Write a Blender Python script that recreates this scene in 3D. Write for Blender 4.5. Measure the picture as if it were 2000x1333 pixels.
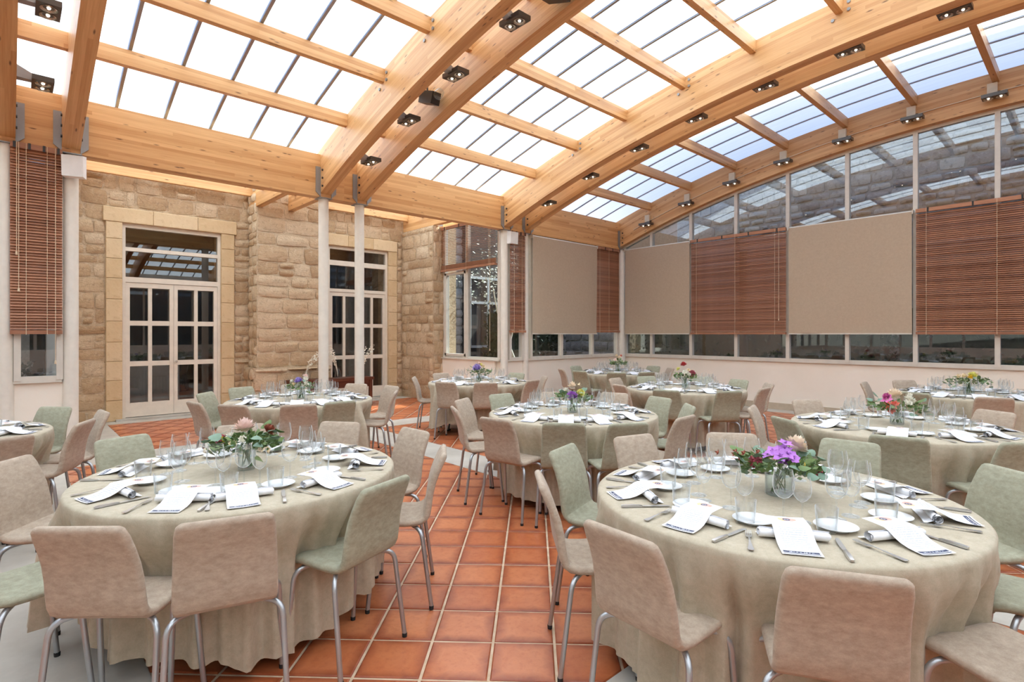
import bpy, math, random
from mathutils import Vector, Matrix

# ------------------------------------------------------------------ clear
for o in list(bpy.data.objects):
    bpy.data.objects.remove(o)
SC = bpy.context.scene
COL = SC.collection
PI = math.pi
rnd = random.Random(7)

# ------------------------------------------------------------------ camera, sky, sun, exposure
CAMX, CAMY, CAMZ = -11.2626, -8.1498, 1.5
cd = bpy.data.cameras.new('camera')
cam = bpy.data.objects.new('camera', cd)
COL.objects.link(cam)
cam.location = (CAMX, CAMY, CAMZ)
cam.rotation_euler = (PI / 2, 0, math.radians(47.2 - 90))
cd.sensor_width = 36.0
cd.lens = 1065.0 * 36.0 / 2000.0
cd.shift_y = -(666.5 - 653.0) / 2000.0
cd.clip_start = 0.05
cd.clip_end = 300
SC.camera = cam

wd = bpy.data.worlds.new('world')
SC.world = wd
wd.use_nodes = True
wn = wd.node_tree
wn.nodes.clear()
w_out = wn.nodes.new('ShaderNodeOutputWorld')
w_bg = wn.nodes.new('ShaderNodeBackground')
w_sky = wn.nodes.new('ShaderNodeTexSky')
w_sky.sky_type = 'NISHITA'
w_sky.sun_disc = False
w_sky.sun_elevation = math.radians(42)
w_sky.sun_rotation = math.radians(80)
w_sky.air_density = 1.0
w_sky.dust_density = 2.5
w_sky.ozone_density = 1.0
w_bg.inputs['Strength'].default_value = 0.28
wn.links.new(w_sky.outputs[0], w_bg.inputs[0])
wn.links.new(w_bg.outputs[0], w_out.inputs[0])

sl = bpy.data.lights.new('sun', 'SUN')
sun = bpy.data.objects.new('sun', sl)
COL.objects.link(sun)
sl.energy = 8.5
sl.angle = math.radians(0.6)
sl.color = (0.90, 1.0, 0.965)
SUN_EL, SUN_AZ = math.radians(42), math.radians(-8)      # the sun stands over the tall wall to the +x side
sdir = Vector((math.cos(SUN_EL) * math.cos(SUN_AZ), math.cos(SUN_EL) * math.sin(SUN_AZ), math.sin(SUN_EL)))
sun.rotation_euler = sdir.to_track_quat('Z', 'Y').to_euler()
sun.location = (5, -5, 14)

vs = SC.view_settings
SC.display_settings.display_device = 'sRGB'
vs.view_transform = 'Standard'
vs.look = 'None'
vs.exposure = 0.76
vs.gamma = 1.0
vs.use_curve_mapping = False
SC.cycles.max_bounces = 12
SC.cycles.diffuse_bounces = 5
SC.cycles.glossy_bounces = 4
SC.cycles.transmission_bounces = 6
SC.cycles.transparent_max_bounces = 40
SC.cycles.caustics_reflective = False
SC.cycles.caustics_refractive = False
SC.cycles.sample_clamp_indirect = 5.0

# ------------------------------------------------------------------ small maths
def lin(c):
    c = c / 255.0
    return c / 12.92 if c <= 0.04045 else ((c + 0.055) / 1.055) ** 2.4
def rgb(r, g, b):
    return (lin(r), lin(g), lin(b), 1.0)
def smooth(a, b, x):
    t = min(1.0, max(0.0, (x - a) / (b - a)))
    return t * t * (3 - 2 * t)
def lerp(a, b, t):
    return a + (b - a) * t
CROWN = -7.57
def arch_up(y):           # top line of the arched beams
    d = y - CROWN
    return 5.515 - (23.9 - math.sqrt(max(0.0, 23.9 ** 2 - d * d)))
def arch_lo(y):           # soffit line
    d = y - CROWN
    return 4.985 - (21.6 - math.sqrt(max(0.0, 21.6 ** 2 - d * d)))

# ------------------------------------------------------------------ materials
class M:
    def __init__(s, name):
        s.m = bpy.data.materials.new(name)
        s.m.use_nodes = True
        s.t = s.m.node_tree
        s.t.nodes.clear()
        s.out = s.n('ShaderNodeOutputMaterial')
    def n(s, typ, **kw):
        nd = s.t.nodes.new(typ)
        for k, v in kw.items():
            if k.startswith('i_'):
                key = k[2:].replace('_', ' ')
                if key.isdigit():
                    key = int(key)
                nd.inputs[key].default_value = v
            else:
                setattr(nd, k, v)
        return nd
    def l(s, a, b):
        s.t.links.new(a, b)
    def coord(s, kind='Object'):
        return s.n('ShaderNodeTexCoord').outputs[kind]
    def mapping(s, src, scale=(1, 1, 1), rot=(0, 0, 0), loc=(0, 0, 0)):
        mp = s.n('ShaderNodeMapping')
        mp.inputs['Scale'].default_value = scale
        mp.inputs['Rotation'].default_value = rot
        mp.inputs['Location'].default_value = loc
        s.l(src, mp.inputs[0])
        return mp.outputs[0]
    def noise(s, vec, scale=5, detail=4, rough=0.55, dist=0.0):
        nd = s.n('ShaderNodeTexNoise')
        nd.inputs['Scale'].default_value = scale
        nd.inputs['Detail'].default_value = detail
        nd.inputs['Roughness'].default_value = rough
        nd.inputs['Distortion'].default_value = dist
        s.l(vec, nd.inputs['Vector'])
        return nd.outputs['Fac']
    def voronoi(s, vec, scale=5, out='Distance', feature='F1'):
        nd = s.n('ShaderNodeTexVoronoi', feature=feature)
        nd.inputs['Scale'].default_value = scale
        s.l(vec, nd.inputs['Vector'])
        return nd.outputs[out]
    def ramp(s, fac, stops, interp='LINEAR'):
        r = s.n('ShaderNodeValToRGB')
        r.color_ramp.interpolation = interp
        e = r.color_ramp.elements
        e[0].position, e[0].color = stops[0]
        e[1].position, e[1].color = stops[-1]
        for p, c in stops[1:-1]:
            x = e.new(p)
            x.color = c
        s.l(fac, r.inputs[0])
        return r.outputs[0]
    def mix(s, a, b, fac, mode='MIX'):
        nd = s.n('ShaderNodeMix', data_type='RGBA', blend_type=mode)
        for v, k in ((fac, 0), (a, 6), (b, 7)):
            if isinstance(v, (int, float)):
                nd.inputs[k].default_value = v
            elif isinstance(v, tuple):
                nd.inputs[k].default_value = v
            else:
                s.l(v, nd.inputs[k])
        return nd.outputs[2]
    def math(s, op, a, b=0.0, c=0.0):
        nd = s.n('ShaderNodeMath', operation=op)
        for k, v in enumerate((a, b, c)):
            if isinstance(v, (int, float)):
                nd.inputs[k].default_value = v
            else:
                s.l(v, nd.inputs[k])
        return nd.outputs[0]
    def rand(s):
        return s.n('ShaderNodeObjectInfo').outputs['Random']
    def sep(s, vec):
        nd = s.n('ShaderNodeSeparateXYZ')
        s.l(vec, nd.inputs[0])
        return nd.outputs
    def bump(s, h, strength=0.3, dist=0.02):
        b = s.n('ShaderNodeBump')
        b.inputs['Strength'].default_value = strength
        b.inputs['Distance'].default_value = dist
        s.l(h, b.inputs['Height'])
        return b.outputs[0]
    def pbr(s, base, rough=0.6, metal=0.0, normal=None, spec=0.5, sheen=0.0, emis=None, estr=0.0):
        p = s.n('ShaderNodeBsdfPrincipled')
        for v, k in ((base, 'Base Color'), (rough, 'Roughness')):
            if isinstance(v, (int, float, tuple)):
                p.inputs[k].default_value = v
            else:
                s.l(v, p.inputs[k])
        p.inputs['Metallic'].default_value = metal
        p.inputs['Specular IOR Level'].default_value = spec
        if sheen:
            p.inputs['Sheen Weight'].default_value = sheen
            p.inputs['Sheen Roughness'].default_value = 0.4
        if emis is not None:
            p.inputs['Emission Color'].default_value = emis
            p.inputs['Emission Strength'].default_value = estr
        if normal is not None:
            s.l(normal, p.inputs['Normal'])
        s.l(p.outputs[0], s.out.inputs[0])
        return s.m

def plain(name, c, rough=0.6, metal=0.0, spec=0.5, var=0.05):
    m = M(name)
    f = m.noise(m.coord('Object'), 9, 3)
    lo = tuple(x * (1 - var) for x in c[:3]) + (1,)
    hi = tuple(min(1, x * (1 + var)) for x in c[:3]) + (1,)
    return m.pbr(m.ramp(f, [(0.3, lo), (0.7, hi)]), rough, metal, spec=spec)

def wood(name, light, dark, knot, pitch=0.042, rough=0.42):
    m = M(name)
    uv = m.coord('UV')
    rv = m.rand()
    sh = m.n('ShaderNodeVectorMath', operation='ADD')
    cmb = m.n('ShaderNodeCombineXYZ')
    m.l(m.math('MULTIPLY', rv, 37.0), cmb.inputs[0])
    m.l(uv, sh.inputs[0]); m.l(cmb.outputs[0], sh.inputs[1])
    v = sh.outputs[0]
    xyz = m.sep(v)
    lam = m.math('FLOOR', m.math('DIVIDE', xyz[1], pitch))
    seg = m.math('FLOOR', m.math('ADD', m.math('MULTIPLY', xyz[0], 0.45), m.math('MULTIPLY', lam, 0.37)))
    cv = m.n('ShaderNodeCombineXYZ'); m.l(lam, cv.inputs[0]); m.l(seg, cv.inputs[1])
    wn_ = m.n('ShaderNodeTexWhiteNoise', noise_dimensions='2D'); m.l(cv.outputs[0], wn_.inputs['Vector'])
    board = wn_.outputs['Value']
    g = m.noise(m.mapping(v, (2.2, 60, 1)), 1.0, 5, 0.6, 0.6)
    fac = m.math('ADD', m.math('MULTIPLY', board, 0.40), m.math('MULTIPLY', g, 0.6))
    c = m.ramp(fac, [(0.25, light), (0.75, dark)])
    line = m.math('LESS_THAN', m.math('FRACT', m.math('DIVIDE', xyz[1], pitch)), 0.035)
    c = m.mix(c, dark, m.math('MULTIPLY', line, 0.55))
    k = m.voronoi(m.mapping(v, (4.2, 17, 1)), 1.0)
    kk = m.ramp(k, [(0.07, (1, 1, 1, 1)), (0.19, (0, 0, 0, 1))])
    sel = m.math('GREATER_THAN', m.noise(m.mapping(v, (1.4, 4, 1)), 1.0, 1), 0.46)
    c = m.mix(c, knot, m.math('MULTIPLY', m.math('MULTIPLY', kk, sel), 0.8))
    return m.pbr(c, rough, normal=m.bump(g, 0.06, 0.01), spec=0.4)

WOOD = wood('glulam_pine', rgb(226, 180, 126), rgb(194, 140, 86), rgb(92, 54, 28))
WOOD_DARK = wood('console_wood', rgb(96, 52, 34), rgb(70, 36, 24), rgb(50, 26, 16))

def slat_wood():
    m = M('slat_wood')
    v = m.mapping(m.coord('Object'), (3, 40, 40))
    f = m.math('ADD', m.math('MULTIPLY', m.noise(v, 1.5, 4), 0.7), m.math('MULTIPLY', m.rand(), 0.3))
    return m.pbr(m.ramp(f, [(0.3, rgb(140, 92, 66)), (0.7, rgb(184, 130, 98))]), 0.4)
SLAT = slat_wood()
PAINT = plain('cream_paint', rgb(226, 220, 208), 0.4)
FRAME = plain('grey_white_frame', rgb(212, 206, 194), 0.4)
DOORPAINT = plain('taupe_door_paint', rgb(226, 216, 200), 0.45)
STEEL = plain('galvanised_steel', rgb(150, 150, 150), 0.5, 0.5)
LEG = plain('silver_painted_tube', rgb(176, 178, 180), 0.33, 0.75)
RUBBER = plain('black_rubber', rgb(30, 30, 30), 0.7)
BLACK = plain('black_metal', rgb(42, 40, 38), 0.4)
BRONZE = plain('dark_lamp_metal', rgb(92, 86, 80), 0.35, 0.6)
ALU = plain('grey_aluminium', rgb(165, 166, 168), 0.35, 0.7)
WHITEBOX = plain('white_plastic', rgb(236, 238, 238), 0.35)
CREAMBOX = plain('cream_plastic', rgb(222, 205, 175), 0.5)
PORC = plain('white_porcelain', rgb(236, 237, 238), 0.15, var=0.01)
CUTL = plain('polished_cutlery', rgb(206, 204, 200), 0.34, 0.9)
CORD = plain('cream_cord', rgb(214, 192, 162), 0.8)
REFL = plain('lamp_reflector', rgb(215, 210, 200), 0.18, 0.9)
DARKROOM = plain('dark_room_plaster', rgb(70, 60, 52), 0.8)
HINGE = plain('black_hinge', rgb(25, 25, 25), 0.5)
def bulb():
    m = M('lit_bulb')
    return m.pbr(rgb(255, 244, 224), 0.3, emis=(1.0, 0.86, 0.66, 1), estr=5.0)
BULB = bulb()

def plaster():
    m = M('cream_plaster')
    o = m.coord('Object')
    f = m.noise(o, 1.3, 4)
    return m.pbr(m.ramp(f, [(0.3, rgb(236, 227, 212)), (0.7, rgb(242, 234, 221))]), 0.8, normal=m.bump(m.noise(o, 60, 3), 0.08, 0.005))
PLASTER = plaster()
SKIRT = plain('stone_skirting', rgb(186, 170, 148), 0.6, var=0.1)

def concrete():
    m = M('pale_concrete')
    o = m.coord('Object')
    f = m.noise(o, 2.2, 6, 0.62)
    g = m.noise(o, 38, 3)
    c = m.ramp(f, [(0.3, rgb(176, 168, 156)), (0.7, rgb(205, 199, 188))])
    c = m.mix(c, rgb(160, 152, 140), m.math('MULTIPLY', g, 0.25))
    return m.pbr(c, 0.42, normal=m.bump(g, 0.05, 0.004))
CONC = concrete()
def grout():
    m = M('beige_grout')
    f = m.noise(m.coord('Object'), 14, 4)
    return m.pbr(m.ramp(f, [(0.3, rgb(188, 160, 130)), (0.7, rgb(216, 192, 164))]), 0.8)
GROUT = grout()
def tile(island):
    m = M('terracotta_tile_joined' if island else 'terracotta_tile')
    uv = m.coord('UV')
    rv = m.n('ShaderNodeNewGeometry').outputs['Random Per Island'] if island else m.rand()
    cmb = m.n('ShaderNodeCombineXYZ')
    m.l(m.math('MULTIPLY', rv, 53.0), cmb.inputs[0]); m.l(m.math('MULTIPLY', rv, 29.0), cmb.inputs[1])
    ad = m.n('ShaderNodeVectorMath', operation='ADD'); m.l(uv, ad.inputs[0]); m.l(cmb.outputs[0], ad.inputs[1])
    v = ad.outputs[0]
    xy = m.sep(uv)
    ex = m.math('ABSOLUTE', m.math('SUBTRACT', xy[0], 0.5)); ey = m.math('ABSOLUTE', m.math('SUBTRACT', xy[1], 0.5))
    e = m.math('MAXIMUM', ex, ey)
    n1 = m.noise(v, 2.4, 5, 0.6, 0.8)
    n2 = m.noise(v, 9, 5, 0.65)
    ee = m.math('ADD', e, m.math('MULTIPLY', m.math('SUBTRACT', n1, 0.5), 0.35))
    edge = m.ramp(ee, [(0.30, (0, 0, 0, 1)), (0.50, (1, 1, 1, 1))])
    c = m.ramp(m.math('ADD', m.math('MULTIPLY', n1, 0.7), m.math('MULTIPLY', rv, 0.3)), [(0.25, rgb(178, 96, 56)), (0.75, rgb(204, 128, 84))])
    c = m.mix(c, rgb(136, 62, 34), m.math('MULTIPLY', edge, 0.9))
    c = m.mix(c, rgb(150, 66, 40), m.math('MULTIPLY', m.ramp(n2, [(0.5, (0, 0, 0, 1)), (0.75, (1, 1, 1, 1))]), 0.4))
    return m.pbr(c, m.math('ADD', 0.22, m.math('MULTIPLY', n2, 0.22)), normal=m.bump(n1, 0.12, 0.01), spec=0.45)
TILE, TILE_J = tile(False), tile(True)

def stone(name, pal, scale=1.0, bumpy=0.7):
    m = M(name)
    o = m.coord('Object')
    rv = m.rand()
    f = m.noise(o, 2.2 * scale, 6, 0.65, 0.5)
    g = m.noise(o, 14 * scale, 6, 0.7)
    s = m.noise(m.mapping(o, (1, 1, 1.7)), 6 * scale, 6, 0.68, 0.9)
    base = m.ramp(m.math('ADD', m.math('MULTIPLY', rv, 0.5), m.math('MULTIPLY', f, 0.5)), [(0.25, pal[0]), (0.5, pal[1]), (0.78, pal[2])])
    c = m.mix(base, pal[3], m.math('MULTIPLY', m.ramp(g, [(0.52, (0, 0, 0, 1)), (0.72, (1, 1, 1, 1))]), 0.55))
    c = m.mix(c, pal[4], m.math('MULTIPLY', m.ramp(s, [(0.3, (1, 1, 1, 1)), (0.46, (0, 0, 0, 1))]), 0.45))
    h = m.math('ADD', m.math('MULTIPLY', g, 0.5), s)
    return m.pbr(c, 0.88, normal=m.bump(h, bumpy, 0.03), spec=0.2)
P_R = (rgb(182, 152, 118), rgb(202, 174, 140), rgb(216, 194, 164), rgb(138, 106, 78), rgb(228, 210, 184))
RUBBLE = stone('rubble_stone', P_R, 1.15, 1.0)
MORTAR = stone('lime_mortar', (rgb(190, 162, 130), rgb(202, 178, 148), rgb(214, 192, 162), rgb(146, 116, 88), rgb(224, 206, 180)), 1.6, 0.9)
ASHLAR = stone('dressed_sandstone', (rgb(204, 176, 136), rgb(214, 187, 148), rgb(222, 198, 162), rgb(188, 156, 114), rgb(230, 208, 174)), 0.9, 0.18)
P_O = (rgb(150, 140, 130), rgb(186, 174, 160), rgb(210, 198, 180), rgb(86, 76, 70), rgb(222, 212, 198))
OUTSTONE = stone('outside_stone', P_O, 1.0, 0.8)
OUTMORTAR = stone('outside_mortar', (rgb(150, 142, 130), rgb(166, 156, 144), rgb(176, 166, 152), rgb(120, 110, 100), rgb(190, 182, 170)), 1.0, 0.6)
GROUND = stone('outside_ground', (rgb(74, 66, 54), rgb(86, 78, 62), rgb(98, 90, 74), rgb(58, 52, 42), rgb(110, 102, 86)), 1.0, 0.5)

def poly():
    m = M('white_polycarbonate')
    o = m.coord('Object')
    f = m.noise(m.mapping(o, (30, 0.4, 0.4)), 1.0, 2)
    c = m.ramp(f, [(0.3, (0.80, 0.83, 0.87, 1)), (0.7, (0.86, 0.89, 0.93, 1))])
    tr = m.n('ShaderNodeBsdfTranslucent'); m.l(c, tr.inputs[0])
    df = m.n('ShaderNodeBsdfDiffuse'); df.inputs[0].default_value = (0.8, 0.82, 0.85, 1)
    gl = m.n('ShaderNodeBsdfGlossy'); gl.inputs['Roughness'].default_value = 0.25
    a = m.n('ShaderNodeMixShader'); a.inputs[0].default_value = 0.12
    m.l(tr.outputs[0], a.inputs[1]); m.l(df.outputs[0], a.inputs[2])
    b = m.n('ShaderNodeMixShader'); b.inputs[0].default_value = 0.03
    m.l(a.outputs[0], b.inputs[1]); m.l(gl.outputs[0], b.inputs[2])
    m.l(b.outputs[0], m.out.inputs[0])
    return m.m
POLY = poly()

def thin_glass(name, tint, r0=0.05, rough=0.0, rim=0.0, cap=0.6):
    m = M(name)
    lw = m.n('ShaderNodeLayerWeight'); lw.inputs[0].default_value = 0.5
    fc = lw.outputs['Facing']
    tr = m.n('ShaderNodeBsdfTransparent'); tr.inputs[0].default_value = tint
    if rim:
        m.l(m.mix(tint, (0.66, 0.69, 0.70, 1), m.math('POWER', fc, 2.2)), tr.inputs[0])  # grazing edges tinted grey, painting the refraction outline into the colour
    gl = m.n('ShaderNodeBsdfGlossy'); gl.inputs['Roughness'].default_value = rough
    fr = m.math('MINIMUM', m.math('ADD', r0, m.math('MULTIPLY', m.math('POWER', fc, 5.0), 1.0 - r0)), cap)
    mx = m.n('ShaderNodeMixShader')
    m.l(fr, mx.inputs[0]); m.l(tr.outputs[0], mx.inputs[1]); m.l(gl.outputs[0], mx.inputs[2])
    res = mx.outputs[0]
    if rim:  # matte white mixed in at grazing edges, painting the bright refracted light
        tl = m.n('ShaderNodeBsdfTranslucent'); tl.inputs[0].default_value = (0.93, 0.95, 0.95, 1)
        df = m.n('ShaderNodeBsdfDiffuse'); df.inputs[0].default_value = (0.93, 0.95, 0.95, 1)
        a_ = m.n('ShaderNodeMixShader'); m.l(tl.outputs[0], a_.inputs[1]); m.l(df.outputs[0], a_.inputs[2])
        b_ = m.n('ShaderNodeMixShader')
        m.l(m.math('MULTIPLY', m.math('POWER', fc, 3.0), rim), b_.inputs[0]); m.l(res, b_.inputs[1]); m.l(a_.outputs[0], b_.inputs[2])
        res = b_.outputs[0]
    m.l(res, m.out.inputs[0])
    return m.m
PANE = thin_glass('window_glass', (0.80, 0.85, 0.89, 1), 0.15, 0.0)
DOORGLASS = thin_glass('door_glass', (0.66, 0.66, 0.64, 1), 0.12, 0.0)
GLASS = thin_glass('drinking_glass', (0.985, 0.99, 0.99, 1), 0.07, 0.02, 0.9)
VASEGLASS = thin_glass('vase_glass', (0.92, 0.96, 0.965, 1), 0.05, 0.02, 0.45)

def fabric(name, a, b, c, streak=(1, 1, 1), sheen=0.12, sc=1.0):
    m = M(name)
    o = m.coord('Object')
    rv = m.rand()
    sh = m.n('ShaderNodeVectorMath', operation='ADD'); cmb = m.n('ShaderNodeCombineXYZ')
    m.l(m.math('MULTIPLY', rv, 21.0), cmb.inputs[0])
    m.l(o, sh.inputs[0]); m.l(cmb.outputs[0], sh.inputs[1])
    v = sh.outputs[0]
    f = m.noise(m.mapping(v, streak), 26 * sc, 8, 0.74)
    g = m.noise(m.mapping(v, (streak[0] * 4, streak[1] * 4, streak[2] * 8)), 60 * sc, 3, 0.6)
    col = m.ramp(m.math('ADD', m.math('MULTIPLY', f, 0.75), m.math('MULTIPLY', g, 0.25)), [(0.32, a), (0.5, b), (0.68, c)])
    return m.pbr(col, 0.85, normal=m.bump(g, 0.15, 0.003), spec=0.15, sheen=sheen)
PINK = fabric('beige_velvet', rgb(155, 137, 120), rgb(175, 158, 140), rgb(192, 176, 158), (1, 1, 1.8))
SAGE = fabric('sage_velvet', rgb(138, 135, 115), rgb(158, 156, 135), rgb(176, 174, 153), (1, 1, 1.8))
CLOTH = fabric('sand_tablecloth', rgb(167, 155, 134), rgb(181, 170, 149), rgb(194, 183, 163), (1, 1, 1), 0.08, 0.9)
NAPKIN = fabric('white_napkin', rgb(228, 228, 231), rgb(235, 235, 238), rgb(240, 240, 243), (1, 1, 1), 0.1, 2)
ROLLER = fabric('taupe_screen_fabric', rgb(178, 160, 138), rgb(184, 166, 144), rgb(190, 172, 150), (1, 1, 1), 0.0, 1)

def menu_mat():
    m = M('printed_menu_card')
    uv = m.coord('UV')
    x, y = m.sep(uv)[0], m.sep(uv)[1]
    base = rgb(228, 228, 230)
    # lines of small grey print
    row = m.math('LESS_THAN', m.math('FRACT', m.math('MULTIPLY', y, 26.0)), 0.42)
    inside = m.math('MULTIPLY', m.math('GREATER_THAN', y, 0.17), m.math('LESS_THAN', y, 0.76))
    cv = m.n('ShaderNodeCombineXYZ'); m.l(m.math('FLOOR', m.math('MULTIPLY', y, 26.0)), cv.inputs[1]); m.l(m.math('MULTIPLY', x, 14.0), cv.inputs[0])
    word = m.math('GREATER_THAN', m.noise(cv.outputs[0], 1.6, 1), 0.43)
    wide = m.math('LESS_THAN', m.math('ABSOLUTE', m.math('SUBTRACT', x, 0.5)), 0.34)
    t = m.math('MULTIPLY', m.math('MULTIPLY', row, inside), m.math('MULTIPLY', word, wide))
    c = m.mix(base, rgb(160, 164, 176), m.math('MULTIPLY', t, 0.7))
    # coloured wash and the small dark crest over it
    dx = m.math('SUBTRACT', x, 0.5); dy = m.math('MULTIPLY', m.math('SUBTRACT', y, 0.885), 2.1)
    r = m.math('SQRT', m.math('ADD', m.math('MULTIPLY', m.math('MULTIPLY', dx, dx), 0.45), m.math('MULTIPLY', dy, dy)))
    nz = m.noise(m.mapping(uv, (9, 18, 1)), 1.0, 3, 0.6)
    wash = m.math('LESS_THAN', m.math('ADD', r, m.math('MULTIPLY', nz, 0.14)), 0.235)
    wc = m.ramp(m.math('ADD', x, m.math('MULTIPLY', m.math('SUBTRACT', nz, 0.5), 0.5)), [(0.25, rgb(236, 190, 96)), (0.5, rgb(214, 170, 160)), (0.75, rgb(236, 150, 112))])
    c = m.mix(c, wc, m.math('MULTIPLY', wash, 0.8))
    r2 = m.math('SQRT', m.math('ADD', m.math('MULTIPLY', dx, dx), m.math('MULTIPLY', dy, dy)))
    crest = m.math('LESS_THAN', r2, 0.105)
    ring = m.math('MULTIPLY', m.math('GREATER_THAN', r2, 0.035), m.math('LESS_THAN', r2, 0.06))
    c = m.mix(c, rgb(48, 56, 84), m.math('MULTIPLY', crest, 0.9))
    c = m.mix(c, rgb(206, 210, 220), m.math('MULTIPLY', ring, 0.7))
    # dark footer bar with white print, thinner bar below
    bar = m.math('MULTIPLY', m.math('GREATER_THAN', y, 0.062), m.math('LESS_THAN', y, 0.115))
    bar2 = m.math('MULTIPLY', m.math('GREATER_THAN', y, 0.028), m.math('LESS_THAN', y, 0.048))
    inx = m.math('LESS_THAN', m.math('ABSOLUTE', m.math('SUBTRACT', x, 0.5)), 0.44)
    c = m.mix(c, rgb(44, 54, 84), m.math('MULTIPLY', m.math('ADD', bar, bar2), inx))
    wtxt = m.math('MULTIPLY', m.math('MULTIPLY', m.math('GREATER_THAN', y, 0.08), m.math('LESS_THAN', y, 0.098)),
                  m.math('MULTIPLY', m.math('GREATER_THAN', m.noise(cv.outputs[0], 2.6, 1), 0.5), m.math('LESS_THAN', m.math('ABSOLUTE', dx), 0.3)))
    c = m.mix(c, rgb(222, 226, 234), wtxt)
    return m.pbr(c, 0.55)
MENU = menu_mat()

def leaf_mat(name, a, b):
    m = M(name)
    f = m.math('ADD', m.math('MULTIPLY', m.n('ShaderNodeNewGeometry').outputs['Random Per Island'], 0.6), m.math('MULTIPLY', m.noise(m.coord('Object'), 30, 2), 0.4))
    return m.pbr(m.ramp(f, [(0.2, a), (0.8, b)]), 0.55)
LEAF = leaf_mat('green_leaf', rgb(62, 92, 44), rgb(120, 142, 84))
EUCA = leaf_mat('eucalyptus_leaf', rgb(74, 106, 84), rgb(134, 160, 138))
HEDGE = leaf_mat('dark_hedge_leaf', rgb(20, 28, 16), rgb(48, 60, 32))
OLIVE = leaf_mat('pale_tree_leaf', rgb(120, 126, 100), rgb(206, 206, 182))
BARK = plain('pale_bark', rgb(206, 198, 182), 0.8, var=0.12)
STEM = plain('green_stem', rgb(84, 108, 58), 0.6, var=0.15)
DRYTWIG = plain('white_dried_twig', rgb(226, 216, 196), 0.8, var=0.05)
def petal(name, c, var=0.12):
    return plain(name, c, 0.6, var=var)
PET = dict(purple=petal('purple_petal', rgb(182, 116, 204)), lilac=petal('lilac_petal', rgb(186, 166, 222)), peach=petal('peach_petal', rgb(252, 228, 204)),
           pink=petal('pink_petal', rgb(250, 220, 210)), white=petal('white_petal', rgb(242, 238, 224)), cream=petal('cream_petal', rgb(246, 226, 192)),
           yellow=petal('yellow_petal', rgb(234, 198, 62)), lemon=petal('lemon_petal', rgb(238, 232, 140)), burgundy=petal('burgundy_petal', rgb(142, 50, 62)),
           rust=petal('rust_petal', rgb(160, 84, 62)), coral=petal('coral_petal', rgb(240, 140, 120)), red=petal('red_petal', rgb(190, 66, 70)), magenta=petal('magenta_petal', rgb(212, 110, 170)))
# fixed parts of the look of each material are above; geometry follows

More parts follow.
